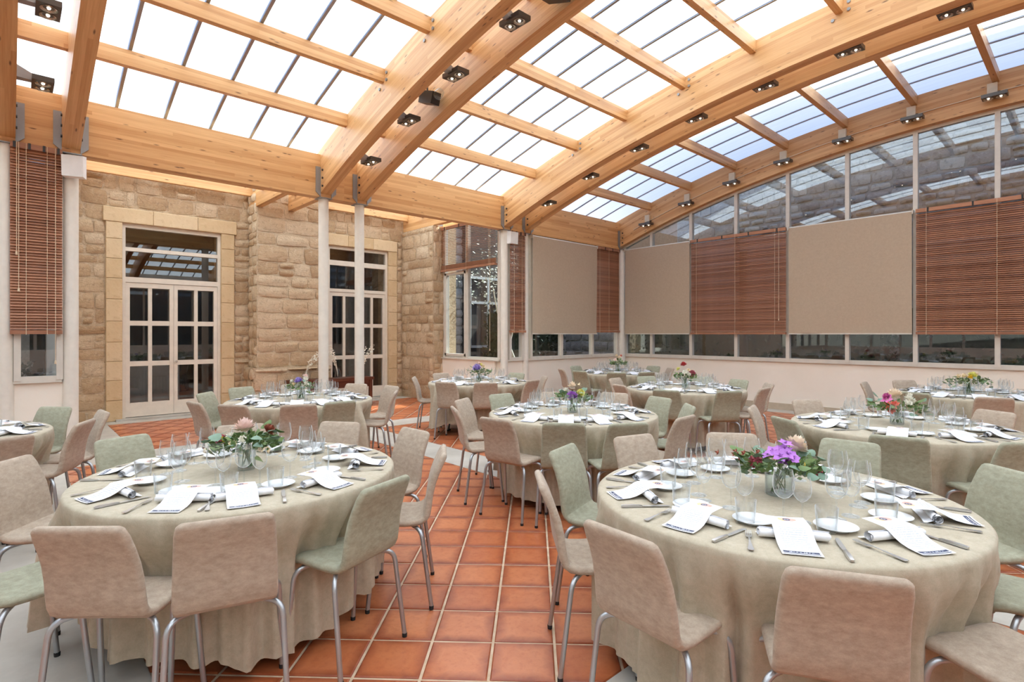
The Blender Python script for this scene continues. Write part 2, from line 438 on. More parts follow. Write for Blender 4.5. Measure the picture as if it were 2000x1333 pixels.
# ------------------------------------------------------------------ mesh builder
class MB:
    def __init__(s):
        s.v, s.f, s.uv = [], [], {}
    def vert(s, p, uv=None):
        s.v.append((p[0], p[1], p[2]))
        if uv is not None:
            s.uv[len(s.v) - 1] = uv
        return len(s.v) - 1
    def face(s, *i):
        s.f.append(tuple(i))
    def hexa(s, P, uvs=None):           # 8 corners: bottom ring 0-3 ccw, top ring 4-7
        b = [s.vert(p, uvs[k] if uvs else None) for k, p in enumerate(P)]
        for q in ((3, 2, 1, 0), (4, 5, 6, 7), (0, 1, 5, 4), (1, 2, 6, 5), (2, 3, 7, 6), (3, 0, 4, 7)):
            s.face(*[b[k] for k in q])
    def box(s, c, d, axis=None, mat=None):
        x, y, z = d[0] / 2, d[1] / 2, d[2] / 2
        P = [(-x, -y, -z), (x, -y, -z), (x, y, -z), (-x, y, -z), (-x, -y, z), (x, -y, z), (x, y, z), (-x, y, z)]
        uvs = None
        if axis is not None:
            o = [k for k in range(3) if k != axis]
            uvs = [(p[axis] + c[axis], p[o[1]] + 1.07 * p[o[0]]) for p in P]
        if mat is not None:
            P = [mat @ Vector(p) for p in P]
        P = [(p[0] + c[0], p[1] + c[1], p[2] + c[2]) for p in P]
        s.hexa(P, uvs)
    def bbox(s, x0, x1, y0, y1, z0, z1, axis=None):
        s.box(((x0 + x1) / 2, (y0 + y1) / 2, (z0 + z1) / 2), (x1 - x0, y1 - y0, z1 - z0), axis)
    def tube(s, path, r, n=8, cap=True):
        rings = []
        P = [Vector(p) for p in path]
        R = r if isinstance(r, (list, tuple)) else [r] * len(P)
        up = Vector((0, 0, 1))
        prev = None
        for k, p in enumerate(P):
            t = (P[min(k + 1, len(P) - 1)] - P[max(k - 1, 0)]).normalized()
            if prev is None:
                a = t.cross(up)
                if a.length < 1e-3:
                    a = t.cross(Vector((0, 1, 0)))
                a.normalize()
            else:
                a = (prev - t * prev.dot(t)).normalized()
            prev = a
            b = t.cross(a)
            rings.append([s.vert(p + (a * math.cos(2 * PI * j / n) + b * math.sin(2 * PI * j / n)) * R[k]) for j in range(n)])
        for k in range(len(rings) - 1):
            for j in range(n):
                s.face(rings[k][j], rings[k][(j + 1) % n], rings[k + 1][(j + 1) % n], rings[k + 1][j])
        if cap:
            s.face(*rings[0][::-1]); s.face(*rings[-1])
    def lathe(s, prof, n=20, c=(0, 0, 0)):
        rings = []
        for r, z in prof:
            if r < 1e-5:
                rings.append([s.vert((c[0], c[1], c[2] + z))])
            else:
                rings.append([s.vert((c[0] + r * math.cos(2 * PI * j / n), c[1] + r * math.sin(2 * PI * j / n), c[2] + z)) for j in range(n)])
        for a, b in zip(rings, rings[1:]):
            for j in range(n):
                q = (j + 1) % n
                if len(a) == 1 and len(b) == 1:
                    continue
                if len(a) == 1:
                    s.face(a[0], b[q], b[j])
                elif len(b) == 1:
                    s.face(a[j], a[q], b[0])
                else:
                    s.face(a[j], a[q], b[q], b[j])
    def mesh(s, name, mat=None, sharp=None):
        me = bpy.data.meshes.new(name)
        me.from_pydata(s.v, [], s.f)
        if s.uv:
            ul = me.uv_layers.new(name='UVMap')
            dat = [0.0] * (2 * len(me.loops))
            for i, lp in enumerate(me.loops):
                u = s.uv.get(lp.vertex_index, (0, 0))
                dat[2 * i], dat[2 * i + 1] = u
            ul.data.foreach_set('uv', dat)
        if mat:
            me.materials.append(mat)
        if sharp is not None:
            me.polygons.foreach_set('use_smooth', [True] * len(me.polygons))
            if sharp < 179:
                me.set_sharp_from_angle(angle=math.radians(sharp))
        me.update()
        return me
    def build(s, name, mat, parent=None, sharp=None, **props):
        return ob(name, s.mesh(name, mat, sharp), parent, **props)

def ob(name, me, parent=None, loc=None, rotz=None, **props):
    o = bpy.data.objects.new(name, me)
    COL.objects.link(o)
    if parent is not None:
        o.parent = parent
    if loc is not None:
        o.location = loc
    if rotz is not None:
        o.rotation_euler = (0, 0, rotz)
    for k, v in props.items():
        o[k] = v
    return o
def tag(o, label=None, cat=None, group=None, kind=None):
    if label: o['label'] = label
    if cat: o['category'] = cat
    if group: o['group'] = group
    if kind: o['kind'] = kind
    return o
def thing(name, label, cat, loc=(0, 0, 0), rotz=0.0, group=None):
    return tag(ob(name, None, None, loc, rotz), label, cat, group)
def copy_tree(o, parent=None):
    c = o.copy(); COL.objects.link(c)
    if parent is not None: c.parent = parent
    for ch in KIDS.get(o.name, ()):
        copy_tree(ch, c)
    return c
KIDS = {}
def index_kids(root):
    st = [root]
    while st:
        o = st.pop()
        KIDS[o.name] = list(o.children)
        st.extend(o.children)

# ================================================================== THE ROOM
XB, YA = 0.0, 0.0                       # planes of the right wall (x = 0) and of the column line (y = 0)
XL, YC = -15.1, -15.14                  # planes of the two walls out of view
SILL, HEAD = 0.98, 3.59
PAIRS = [(-3.35, -3.93), (-7.08, -7.68), (-10.72, -11.28)]
PUR = [-(0.937 + 1.0207 * k) for k in range(14)]
DW = 3.36                               # plane of the old stone wall with the doors

floor = tag(MB().build('floor', GROUT), kind='structure')
mb = MB(); mb.bbox(XL - .2, XB + .1, YC - .2, DW + .5, -0.2, -0.006)
floor.data = mb.mesh('floor', GROUT)

# concrete strips in the floor
mbs = []
def strip(x0, x1, y0, y1):
    m_ = MB(); m_.bbox(x0, x1, y0, y1, -0.02, 0.0)
    m_.build('concrete_strip', CONC, floor)
strip(-7.49, -6.96, YC, -6.7); strip(-7.49, -6.96, -6.7, -0.30)
strip(-11.34, -10.80, YC, -0.30)
strip(-15.1, 0.0, -0.30, 0.23)
strip(-15.1, -11.34, -7.25, -6.70); strip(-10.80, -7.49, -7.25, -6.70); strip(-6.96, -0.42, -7.25, -6.70)
strip(-0.42, 0.02, YC, -0.30)
strip(-10.8, -10.05, 0.23, DW + .1)
strip(-10.05, -3.8, 2.95, DW + .4)

# terracotta tiles laid on the diagonal
PT = 0.298
P0, Q0 = -2.395, -9.287
FIELDS = [(-10.80, -7.49, -6.70, -0.30), (-6.96, -0.42, -6.70, -0.30), (-10.80, -7.49, YC, -7.25), (-6.96, -0.42, YC, -7.25),
          (-15.1, -11.34, -6.70, -0.30), (-15.1, -11.34, YC, -7.25), (-10.05, -3.95, 0.23, 2.95)]
TABLES = {'T1': (-10.288, -4.934), 'T2': (-8.647, -7.10), 'T3': (-8.78, -1.89), 'T4': (-7.29, -4.71), 'T5': (-5.86, -7.02),
          'T6': (-5.80, -1.49), 'T7': (-2.47, -1.71), 'T8': (-4.36, -4.23), 'T9': (-2.46, -7.03), 'T10': (-11.78, -2.32)}
Fx, Fy = math.cos(math.radians(47.2)), math.sin(math.radians(47.2))
def cam_plane(x, y):
    dx, dy = x - CAMX, y - CAMY
    return dx * Fy - dy * Fx, dx * Fx + dy * Fy      # right of, ahead of the viewer

def clip_poly(P, x0, x1, y0, y1):
    for ax, lim, sg in ((0, x0, 1), (0, x1, -1), (1, y0, 1), (1, y1, -1)):
        Q = []
        for i in range(len(P)):
            a, b = P[i], P[(i + 1) % len(P)]
            da, db = sg * (a[ax] - lim), sg * (b[ax] - lim)
            if da >= 0: Q.append(a)
            if (da > 0 > db) or (da < 0 < db):
                t = da / (da - db)
                Q.append((a[0] + (b[0] - a[0]) * t, a[1] + (b[1] - a[1]) * t))
        P = Q
        if not P: return P
    return P
def tile_geom(mb, P, cx, cy, h=0.0):
    # P: polygon (world); local uv in the tile frame
    c45 = math.sqrt(0.5)
    n = len(P)
    mx, my = sum(p[0] for p in P) / n, sum(p[1] for p in P) / n
    def uvof(x, y):
        u = ((x - cx) * c45 - (y - cy) * c45) / PT + .5
        v = ((x - cx) * c45 + (y - cy) * c45) / PT + .5
        return (u, v)
    def ring(k, z):
        return [mb.vert((mx + (x - mx) * k, my + (y - my) * k, z), uvof(mx + (x - mx) * k, my + (y - my) * k)) for x, y in P]
    a, b, c = ring(1.0, -0.012), ring(0.998, -0.0035 + h), ring(0.955, 0.0 + h)
    for r0, r1 in ((a, b), (b, c)):
        for i in range(n):
            mb.face(r0[i], r0[(i + 1) % n], r1[(i + 1) % n], r1[i])
    mb.face(*c)
tiles = []
HT = (PT - 0.013) / 2
c45 = math.sqrt(0.5)
for i in range(-60, 60):
    for j in range(-60, 60):
        p, q = P0 + (i + .5) * PT, Q0 + (j + .5) * PT
        cx, cy = (p + q) * c45, (q - p) * c45
        if not (XL - .3 < cx < .3 and YC - .3 < cy < DW + .3): continue
        for fld in FIELDS:
            sq = []
            for sp, sq_ in ((-1, -1), (1, -1), (1, 1), (-1, 1)):
                pp, qq = p + sp * HT, q + sq_ * HT
                sq.append(((pp + qq) * c45, (qq - pp) * c45))
            g = 0.004
            C = clip_poly(sq, fld[0] + g, fld[1] - g, fld[2] + g, fld[3] - g)
            if len(C) < 3: continue
            A = abs(sum(C[k][0] * C[(k + 1) % len(C)][1] - C[(k + 1) % len(C)][0] * C[k][1] for k in range(len(C)))) / 2
            if A < 0.0015: continue
            X, Y = cam_plane(cx, cy)
            vis = Y > 1.6 and abs(X) < Y * 0.96 and 1065 * 1.5 / Y < 690
            hid = min(math.hypot(cx - t[0], cy - t[1]) for t in TABLES.values()) < 0.72
            whole = A > (2 * HT) ** 2 * 0.999
            tiles.append((Y if vis and not hid else 1e3 + Y, C, cx, cy, whole))
tiles.sort(key=lambda t: t[0])
mb = MB()
tile_geom(mb, [(-HT * 2 * c45, 0), (0, -HT * 2 * c45), (HT * 2 * c45, 0), (0, HT * 2 * c45)], 0, 0)
TILE_ME = mb.mesh('floor_tile', TILE)
rest = MB()
for k, (Y, C, cx, cy, whole) in enumerate(tiles):
    if k < 299 and Y < 900:
        if whole:
            o = ob('floor_tile', TILE_ME, floor, (cx, cy, rnd.uniform(-.001, .0008)))
            o.rotation_euler = (rnd.uniform(-.002, .002), rnd.uniform(-.002, .002), rnd.choice((0, PI / 2, PI, 1.5 * PI)))
        else:
            m_ = MB(); tile_geom(m_, [(x - cx, y - cy) for x, y in C], 0, 0)
            ob('floor_tile', m_.mesh('floor_tile', TILE), floor, (cx, cy, 0))
    else:
        tile_geom(rest, C, cx, cy, rnd.uniform(-.001, .0006))
rest.build('floor_tiles_further_off', TILE_J, floor, kind='stuff')

# ------------------------------------------------------------------ low walls, sills
def struct(name, mb, mat, **kw):
    return tag(mb.build(name, mat, **kw), kind='structure')
mb = MB()
mb.bbox(0.0, 0.22, YC, 0.25, -0.02, SILL - 0.03)
wall_right = struct('wall_right', mb, PLASTER)
m_ = MB(); m_.bbox(-0.04, 0.24, YC, 0.0, SILL - 0.03, SILL); m_.build('window_sill', FRAME, wall_right)
mb = MB()
mb.bbox(-3.93, 0.0, 0.0, 0.22, -0.02, SILL - 0.03)
wall_back = struct('wall_back', mb, PLASTER)
m_ = MB(); m_.bbox(-3.93, -0.04, -0.04, 0.24, SILL - 0.03, SILL); m_.build('window_sill', FRAME, wall_back)
mb = MB()
mb.bbox(-4.0, -3.82, 0.22, 2.04, -0.02, SILL - 0.03)
wall_return = struct('wall_courtyard', mb, PLASTER)
m_ = MB(); m_.bbox(-4.03, -3.80, 0.08, 2.04, SILL - 0.03, SILL); m_.build('window_sill', FRAME, wall_return)
mb = MB()
mb.bbox(-15.1, -10.72, 0.0, 0.22, -0.02, SILL - 0.03)
wall_far = struct('wall_left_back', mb, PLASTER)
m_ = MB(); m_.bbox(-15.1, -10.80, -0.04, 0.24, SILL - 0.03, SILL); m_.build('window_sill', FRAME, wall_far)
mb = MB(); mb.bbox(-10.80, -10.66, 0.25, DW, 0, 4.5); struct('wall_alcove_left', mb, PLASTER)
# walls behind and to the left of the viewer (with their own window bands)
mb = MB(); mb.bbox(XL, 0.2, YC - .22, YC, -.02, SILL); mb.bbox(XL, 0.2, YC - .22, YC, HEAD, 4.3)
wall_front = struct('wall_front', mb, PLASTER)
mb = MB(); mb.bbox(XL - .22, XL, YC, .2, -.02, SILL); mb.bbox(XL - .22, XL, YC, .2, HEAD, 4.2)
wall_left = struct('wall_left', mb, PLASTER)
for k in range(15):
    m_ = MB(); x = XL + .5 + k; m_.bbox(x - .04, x + .04, YC - .15, YC - .05, SILL, HEAD); m_.build('mullion', FRAME, wall_front)
    m_ = MB(); y = YC + .5 + k; m_.bbox(XL - .15, XL - .05, y - .04, y + .04, SILL, HEAD); m_.build('mullion', FRAME, wall_left)
m_ = MB(); m_.hexa([(XL, YC - .1, SILL), (0, YC - .1, SILL), (0, YC - .095, SILL), (XL, YC - .095, SILL), (XL, YC - .1, HEAD), (0, YC - .1, HEAD), (0, YC - .095, HEAD), (XL, YC - .095, HEAD)])
m_.build('pane', PANE, wall_front)
m_ = MB(); m_.bbox(XL - .1, XL - .095, YC, 0, SILL, HEAD); m_.build('pane', PANE, wall_left)

mb = MB(); mb.bbox(-0.018, 0.0, -7.25, -0.08, 0.0, 0.13); struct('baseboard_right', mb, SKIRT)
mb = MB(); mb.bbox(-3.85, -0.02, -0.018, 0.0, 0.0, 0.13); struct('baseboard_back', mb, SKIRT)

# ------------------------------------------------------------------ columns
COLS = []
def column(x, y, label, top=HEAD, r=0.075):
    t = thing('column', label, 'column', (x, y, 0), 0, 'round cream columns')
    m_ = MB(); m_.lathe([(0, 0), (r, 0), (r, top - .012), (0, top - .012)], 28)
    m_.build('shaft', PAINT, t, 40)
    m_ = MB(); m_.box((0, 0, top - .006), (.2, .2, .012)); m_.build('cap_plate', STEEL, t)
    m_ = MB(); m_.lathe([(0, 0), (r + .03, 0), (r + .03, .012), (r, .014)], 24); m_.build('base_ring', PAINT, t, 40)
    COLS.append(t)
    return t
CX = ['cream round column left of the white courtyard window blind, carrying a small white box',
      'cream round column between narrow brown blind and taupe screen',
      'cream round column, left one of the slim pair before the stone pier',
      'cream round column, right one of the slim pair, before the second glazed door',
      'thick cream round column at the left with a white box near its top',
      'cream round column at the very left edge of the photo']
column(-3.35, 0, CX[1]); column(-3.93, 0, CX[0])
column(-7.08, 0, CX[3]); column(-7.68, 0, CX[2])
column(-10.72, 0, CX[4]); column(-11.28, 0, CX[5])
column(-0.09, -0.09, 'cream round column in the corner where the two window walls meet', r=.085)

# ------------------------------------------------------------------ long beam over the column line
def beam_seg(x0, x1, label):
    m_ = MB(); m_.bbox(x0, x1, -0.08, 0.08, HEAD, 4.235, axis=0)
    return tag(m_.build('edge_beam', WOOD), label, 'beam', 'edge beam over the columns')
beam_seg(-15.1, -10.72, 'orange timber edge beam piece at the left edge above the narrow brown blind')
beam_seg(-10.72, -7.38, 'orange timber edge beam piece above the first glazed door and left stone wall')
beam_seg(-7.38, -3.64, 'orange timber edge beam piece above the second glazed door')
beam_seg(-3.64, -0.16, 'orange timber edge beam piece above taupe screen in the far corner')

# ------------------------------------------------------------------ arched beams
def arch_mesh(x, w, y0=0.085, y1=YC, n=44, lo=arch_lo):
    m_ = MB()
    rings = []
    s = 0.0; pl = None
    for k in range(n + 1):
        y = lerp(y0, y1, k / n)
        zu, zl = arch_up(y), lo(y)
        if pl is not None: s += math.hypot(y - pl[0], zu - pl[1])
        pl = (y, zu)
        h = zu - zl
        rings.append([m_.vert((x - w, y, zl), (s, 0)), m_.vert((x + w, y, zl), (s, 2 * w)), m_.vert((x + w, y, zu), (s, h + 2 * w)), m_.vert((x - w, y, zu), (s, h))])
    # side faces get their own uv-run (height), the soffit runs across
    for a, b in zip(rings, rings[1:]):
        for j in range(4):
            m_.face(a[j], a[(j + 1) % 4], b[(j + 1) % 4], b[j])
    m_.face(*rings[0][::-1]); m_.face(*rings[-1])
    return m_
AW = 0.085
def arch(x, label, left_plate=True, right_plate=True):
    t = thing('arched_beam', label, 'beam', (x, 0, 0), 0, 'curved glulam beams')
    m_ = arch_mesh(0, AW)
    m_.build('curved_timber', WOOD, t, 20)
    for sg, on in ((-1, left_plate), (1, right_plate)):
        if not on: continue
        m_ = MB()
        x0, x1 = sg * AW, sg * (AW + .075)
        a, b = min(x0, x1), max(x0, x1)
        lo_in, lo_out = HEAD + .0, HEAD + .07
        P = [(a, -.098, lo_out if sg < 0 else lo_in), (b, -.098, lo_in if sg < 0 else lo_out), (b, -.084, lo_in if sg < 0 else lo_out), (a, -.084, lo_out if sg < 0 else lo_in)]
        P += [(p[0], p[1], 4.04) for p in P]
        m_.hexa(P); m_.build('shoe_plate', STEEL, t)
        for z in (3.68, 3.80, 3.92, 4.0)[:3]:
            m_ = MB()
            ym = -.17
            m_.tube([(sg * AW, ym, z + .06), (sg * (AW + .014), ym, z + .06)], .017, 8); m_.build('bolt', BLACK, t)
    return t
AL = ['curved timber beam ending on the column right of the narrow blind', 'curved timber beam ending on the column left of the narrow blind, with bolts along its pale side',
      'curved timber beam over the right slim column, darker side showing', 'curved timber beam over the left slim column, pale sunlit side',
      'steep curved timber beam on the thick left column', 'curved timber beam at the far left edge of the photo']
for (a, b), (la, lb) in zip(PAIRS, zip(AL[0::2], AL[1::2])):
    arch(a, la); arch(b, lb)
o = arch(-14.45, None); o.name = 'trim_1'; o['kind'] = 'structure'
for k in ('group', 'category'): o.pop(k, None)
wb = arch(-0.085, 'curved timber beam along the top of the right window wall', True, False)
# bolts where purlins land on the pale sides
for x, ks in ((-3.93, (0, 1, 2, 3, 4, 5)), (-7.68, (1, 2))):
    for k in ks:
        if x == -3.93 and k in (0, 2, 4): continue
        y = PUR[k]
        par = None
        m_ = MB()
        for dy, dz in ((-.10, .0), (-.10, -.09), (.07, -.16)):
            m_.tube([(x - AW, y + dy, arch_up(y) + dz - .06), (x - AW - .014, y + dy, arch_up(y) + dz - .06)], .02, 8)
        o = m_.build('bolt_group', STEEL, None)
        o.parent = [q for q in bpy.data.objects if q.name.startswith('arched_beam') and abs(q.location.x - x) < .01][0]
        o.location = (-x, 0, 0)

# ------------------------------------------------------------------ roof: purlins, sheets, glazing bars
mb = MB(); mb.bbox(XL, XB + .1, 0.165, 0.20, 4.1, 4.30); mb.bbox(XL, XB + .1, YC - .20, YC - .165, 4.1, 4.30)
ceiling = struct('ceiling', mb, ALU)
BAYS = [(-14.45, -11.28), (-11.28, -10.72), (-10.72, -7.68), (-7.68, -7.08), (-7.08, -3.93), (-3.93, -3.35), (-3.35, -0.085)]
for x0, x1 in BAYS:
    for y in PUR:
        zt = arch_up(y) + .012
        m_ = MB(); m_.bbox(x0 + AW, x1 - AW, y - .04, y + .04, zt - .17, zt, axis=0)
        m_.build('purlin', WOOD, ceiling)
def roof_line(n=26):
    return [(lerp(0.16, YC - .16, k / n), arch_up(lerp(0.16, YC - .16, k / n)) + .025) for k in range(n + 1)]
RL = roof_line()
def sheet(x0, x1):
    m_ = MB()
    rows = [[m_.vert((x0, y, z)), m_.vert((x1, y, z))] for y, z in RL]
    for a, b in zip(rows, rows[1:]):
        m_.face(a[0], a[1], b[1], b[0])
    m_.build('roof_panel', POLY, ceiling, 180)
def gbar(x):
    m_ = MB()
    rows = [[m_.vert((x - .017, y, z - .012)), m_.vert((x + .017, y, z - .012)), m_.vert((x + .017, y, z + .012)), m_.vert((x - .017, y, z + .012))] for y, z in RL]
    for a, b in zip(rows, rows[1:]):
        for j in range(4): m_.face(a[j], a[(j + 1) % 4], b[(j + 1) % 4], b[j])
    m_.build('glazing_bar', ALU, ceiling)
for x0, x1, bars in ((-14.45, -11.28, (-13.9, -13.37, -12.85, -12.33, -11.8)), (-11.28, -10.72, ()), (-10.72, -7.68, (-10.276, -9.766, -9.24, -8.728, -8.203)), (-7.68, -7.08, ()),
                     (-7.08, -3.93, (-6.65, -6.139, -5.632, -5.112, -4.609)), (-3.93, -3.35, ()), (-3.35, 0.12, (-2.85, -2.33, -1.80, -1.28, -.72))):
    xs = [x0] + list(bars) + [x1]
    for a, b in zip(xs, xs[1:]): sheet(a + .002, b - .002)
    for b in bars: gbar(b)
# alcove roof
def flat_sheet(x0, x1):
    m_ = MB(); q = [m_.vert((x0, .05, 4.44)), m_.vert((x1, .05, 4.44)), m_.vert((x1, DW + .05, 4.44)), m_.vert((x0, DW + .05, 4.44))]; m_.face(*q)
    m_.build('alcove_roof_panel', POLY, ceiling)
for k in range(12):
    flat_sheet(-10.75 + k * .57, -10.75 + (k + 1) * .57 - .004)
RAF = [-10.72, -7.68, -7.08, -3.93]
for x in RAF:
    xr = {-3.93: -4.14, -10.72: -10.52}.get(x, x)
    m_ = MB(); m_.bbox(xr - .06, xr + .06, .08, 3.5, 3.965, 4.36, axis=1); m_.build('alcove_rafter', WOOD, ceiling)
for x0, x1 in ((-10.46, -7.74), (-7.62, -7.14), (-7.02, -4.20)):
    for y in (1.5, 2.5, 3.18):
        m_ = MB(); m_.bbox(x0, x1, y - .04, y + .04, 4.2, 4.38, axis=0); m_.build('alcove_purlin', WOOD, ceiling)

# ------------------------------------------------------------------ window walls
MUL = [-0.14, -.899, -1.917, -2.946, -3.98, -5.012, -6.028, -7.066, -8.1, -9.13, -10.16, -11.2, -12.2, -13.2, -14.2, -15.0]
wi = 0
for k in range(len(MUL) - 1):
    wi += 1
    ya, yb = MUL[k], MUL[k + 1]
    m_ = MB()
    hw = .033
    m_.bbox(-.05, .05, yb - hw, yb + hw, SILL, arch_lo(yb) + .01)
    if k == 0: m_.bbox(-.05, .05, ya - hw, ya + hw, SILL, arch_lo(ya) + .02)
    m_.bbox(-.04, .04, yb + hw, ya - hw, SILL, SILL + .045)
    n = 6                                      # curved head rail under the beam
    for j in range(n):
        y0, y1 = lerp(ya, yb, j / n), lerp(ya, yb, (j + 1) / n)
        P = [(-.045, y1, arch_lo(y1) - .05), (.045, y1, arch_lo(y1) - .05), (.045, y0, arch_lo(y0) - .05), (-.045, y0, arch_lo(y0) - .05)]
        m_.hexa(P + [(p[0], p[1], p[2] + .06) for p in P])
    w_ = tag(m_.build('window_%d' % wi, FRAME), kind='structure')
    m_ = MB()
    top = [(0.0, lerp(ya, yb, j / n), arch_lo(lerp(ya, yb, j / n)) - .03) for j in range(n + 1)]
    bot = [(0.0, t[1], SILL + .02) for t in top]
    T_ = [m_.vert(p) for p in top]; B_ = [m_.vert(p) for p in bot]
    for j in range(n): m_.face(B_[j], B_[j + 1], T_[j + 1], T_[j])
    m_.build('pane', PANE, w_)
def flat_window(xa, xb, y, z0, z1, extra=()):
    global wi
    wi += 1
    m_ = MB()
    for x in (xa, xb): m_.bbox(x - .03, x + .03, y - .05, y + .05, z0, z1)
    for x in extra: m_.bbox(x - .03, x + .03, y - .05, y + .05, z0, z1)
    m_.bbox(xa, xb, y - .04, y + .04, z0, z0 + .045); m_.bbox(xa, xb, y - .04, y + .04, z1 - .05, z1)
    w_ = tag(m_.build('window_%d' % wi, FRAME), kind='structure')
    xs = [xa] + list(extra) + [xb]
    for a, b in zip(xs, xs[1:]):
        m_ = MB(); q = [m_.vert((a + .03, y, z0 + .04)), m_.vert((b - .03, y, z0 + .04)), m_.vert((b - .03, y, z1 - .04)), m_.vert((a + .03, y, z1 - .04))]; m_.face(*q)
        m_.build('pane', PANE, w_)
    return w_
flat_window(-3.2, -.20, 0, SILL, HEAD, (-2.245, -1.17))
flat_window(-3.80, -3.45, 0, SILL, HEAD)
flat_window(-11.18, -10.82, 0, SILL, HEAD)
flat_window(-15.0, -11.4, 0, SILL, HEAD, (-14, -13, -12.2))
# courtyard window (return wall), two lights
wi += 1
m_ = MB()
for y in (.12, 2.00): m_.bbox(-3.97, -3.89, y - .04, y + .04, SILL, 4.0)
m_.bbox(-3.97, -3.89, 1.13, 1.19, SILL, 4.0)
m_.bbox(-3.965, -3.895, .16, 1.96, SILL, SILL + .04); m_.bbox(-3.965, -3.895, .16, 1.96, 3.9, 4.0)
for z0, z1 in ((SILL + .04, SILL + .09), (2.82, 2.87)): m_.bbox(-3.985, -3.90, 1.19, 1.96, z0, z1)
for y in (1.215, 1.93): m_.bbox(-3.985, -3.90, y - .03, y + .03, SILL + .04, 2.87)
w_ = tag(m_.build('window_%d' % wi, FRAME), kind='structure')
for a, b in ((.16, 1.13), (1.19, 1.96)):
    m_ = MB(); q = [m_.vert((-3.93, a, SILL + .03)), m_.vert((-3.93, b, SILL + .03)), m_.vert((-3.93, b, 3.92)), m_.vert((-3.93, a, 3.92))]; m_.face(*q)
    m_.build('pane', PANE, w_)

# ------------------------------------------------------------------ blinds
def slat_me(L, key, tilt):
    m_ = MB()
    d = .0205
    ca, sa = math.cos(tilt), math.sin(tilt)
    P = []
    for z, w in ((-.0015, d), (.0015, d)):
        P.append([(-L / 2, -w * ca - z * sa, -w * sa + z * ca), (L / 2, -w * ca - z * sa, -w * sa + z * ca), (L / 2, w * ca - z * sa, w * sa + z * ca), (-L / 2, w * ca - z * sa, w * sa + z * ca)])
    m_.hexa(P[0] + P[1])
    return m_.mesh('slat', SLAT)
def wood_blind(loc, rotz, L, z0, z1, label, pitch=.0315, tilt=47, cords=(.12, .5, .88), pulls=(), open_from=None):
    # local x along the wall, the room lies at local -y
    t = thing('wooden_blind', label, 'blind', (loc[0], loc[1], 0), rotz, 'brown slatted blinds')
    m_ = MB(); m_.bbox(-L / 2, L / 2, -.03, .03, z1 - .06, z1); m_.build('head_rail', SLAT, t)
    m_ = MB(); m_.bbox(-L / 2, L / 2, -.03, .03, z0, z0 + .045); m_.build('bottom_rail', SLAT, t)
    z = z0 + (.07 if open_from is None else .05)
    zs = []
    if open_from is None:
        me = slat_me(L, label, math.radians(tilt))
        while z < z1 - .07:
            o = ob('slat', me, t, (0, 0, z)); o.rotation_euler = (rnd.uniform(-.07, .07), rnd.uniform(-.0008, .0008), 0)
            z += pitch
    else:
        flat = slat_me(L, label, math.radians(7))
        while z < open_from:
            ob('slat', flat, t, (0, 0, z)); z += .0052
        while z < z1 - .07:
            ob('slat', flat, t, (0, 0, z)); z += .036
    for c in cords:
        m_ = MB(); x = (c - .5) * L
        m_.tube([(x, -.032, z0 - .005), (x, -.032, z1)], .003, 5); m_.build('ladder_cord', CORD, t)
    for c, zl in pulls:
        m_ = MB(); x = (c - .5) * L
        m_.tube([(x, -.045, zl), (x, -.042, z1)], .0035, 5); m_.lathe([(0, 0), (.011, .006), (.008, .04), (0, .045)], 8, (x, -.045, zl - .04)); m_.build('pull_cord', CORD, t)
    m_ = MB()
    for c in (.08, .36, .64, .92): m_.bbox((c - .5) * L - .012, (c - .5) * L + .012, -.036, -.0301, z1 - .065, z1 + .004)
    m_.build('rail_clip', BLACK, t, kind='stuff')
    return t
def roller(loc, rotz, L, z0, z1, label, seed):
    t = thing('roller_screen', label, 'blind', (loc[0], loc[1], 0), rotz, 'taupe fabric screens')
    m_ = MB(); m_.tube([(-L / 2, .02, z1 - .03), (L / 2, .02, z1 - .03)], .026, 12); m_.build('roller_tube', FRAME, t, 40)
    r_ = random.Random(seed)
    nx, nz = 40, 24
    f = MB(); g = []
    ph = [r_.uniform(0, 6.28) for _ in range(4)]
    for i in range(nz + 1):
        v = i / nz; z = lerp(z1 - .03, z0 + .02, v); row = []
        for j in range(nx + 1):
            u = j / nx
            dv = .012 * math.sin(u * 9 + ph[0] + v * 2.2 * (u - .5)) * v * v + .006 * math.sin(u * 17 + ph[1] - v * 3) * v + .010 * smooth(.55, 1, v) * math.sin(14 * (u - .5) * (1.2 - v) + ph[2])
            row.append(f.vert(((u - .5) * (L - .02), -.012 + dv, z)))
        g.append(row)
    for i in range(nz):
        for j in range(nx): f.face(g[i][j], g[i + 1][j], g[i + 1][j + 1], g[i][j + 1])
    f.build('screen_fabric', ROLLER, t, 180)
    m_ = MB(); m_.bbox(-L / 2 + .01, L / 2 - .01, -.02, -.004, z0, z0 + .022); m_.build('bottom_bar', FRAME, t)
    for sg in (-1, 1):
        m_ = MB(); m_.bbox(sg * L / 2 - .007, sg * L / 2 + .007, -.03, .05, z1 - .07, z1); m_.build('end_bracket', FRAME, t)
    return t
BZ0, BZ1 = 1.495, 3.585
RB = -PI / 2                              # blinds on the right wall: local +y = world +x
def onB(y0, y1): return (-.11, (y0 + y1) / 2), y0 - y1
for y0, y1, kind, lab in ((-.20, -1.94, 'r', 'taupe fabric screen nearest the corner on the right window wall'), (-1.965, -3.975, 'w', 'wide closed brown slatted blind between two taupe screens'),
                          (-4.02, -6.005, 'r', 'widest taupe fabric screen, between two brown blinds'), (-6.05, -8.09, 'w', 'closed brown slatted blind at the right edge of the photo')):
    (cx, cy), L = onB(y0, y1)
    if kind == 'r': roller((cx, cy), RB, L, BZ0, BZ1, lab, int(-y0 * 10))
    else: wood_blind((cx, cy), RB, L, BZ0, BZ1, lab, cords=(.07, .5, .9), pulls=((.94, 1.8),))
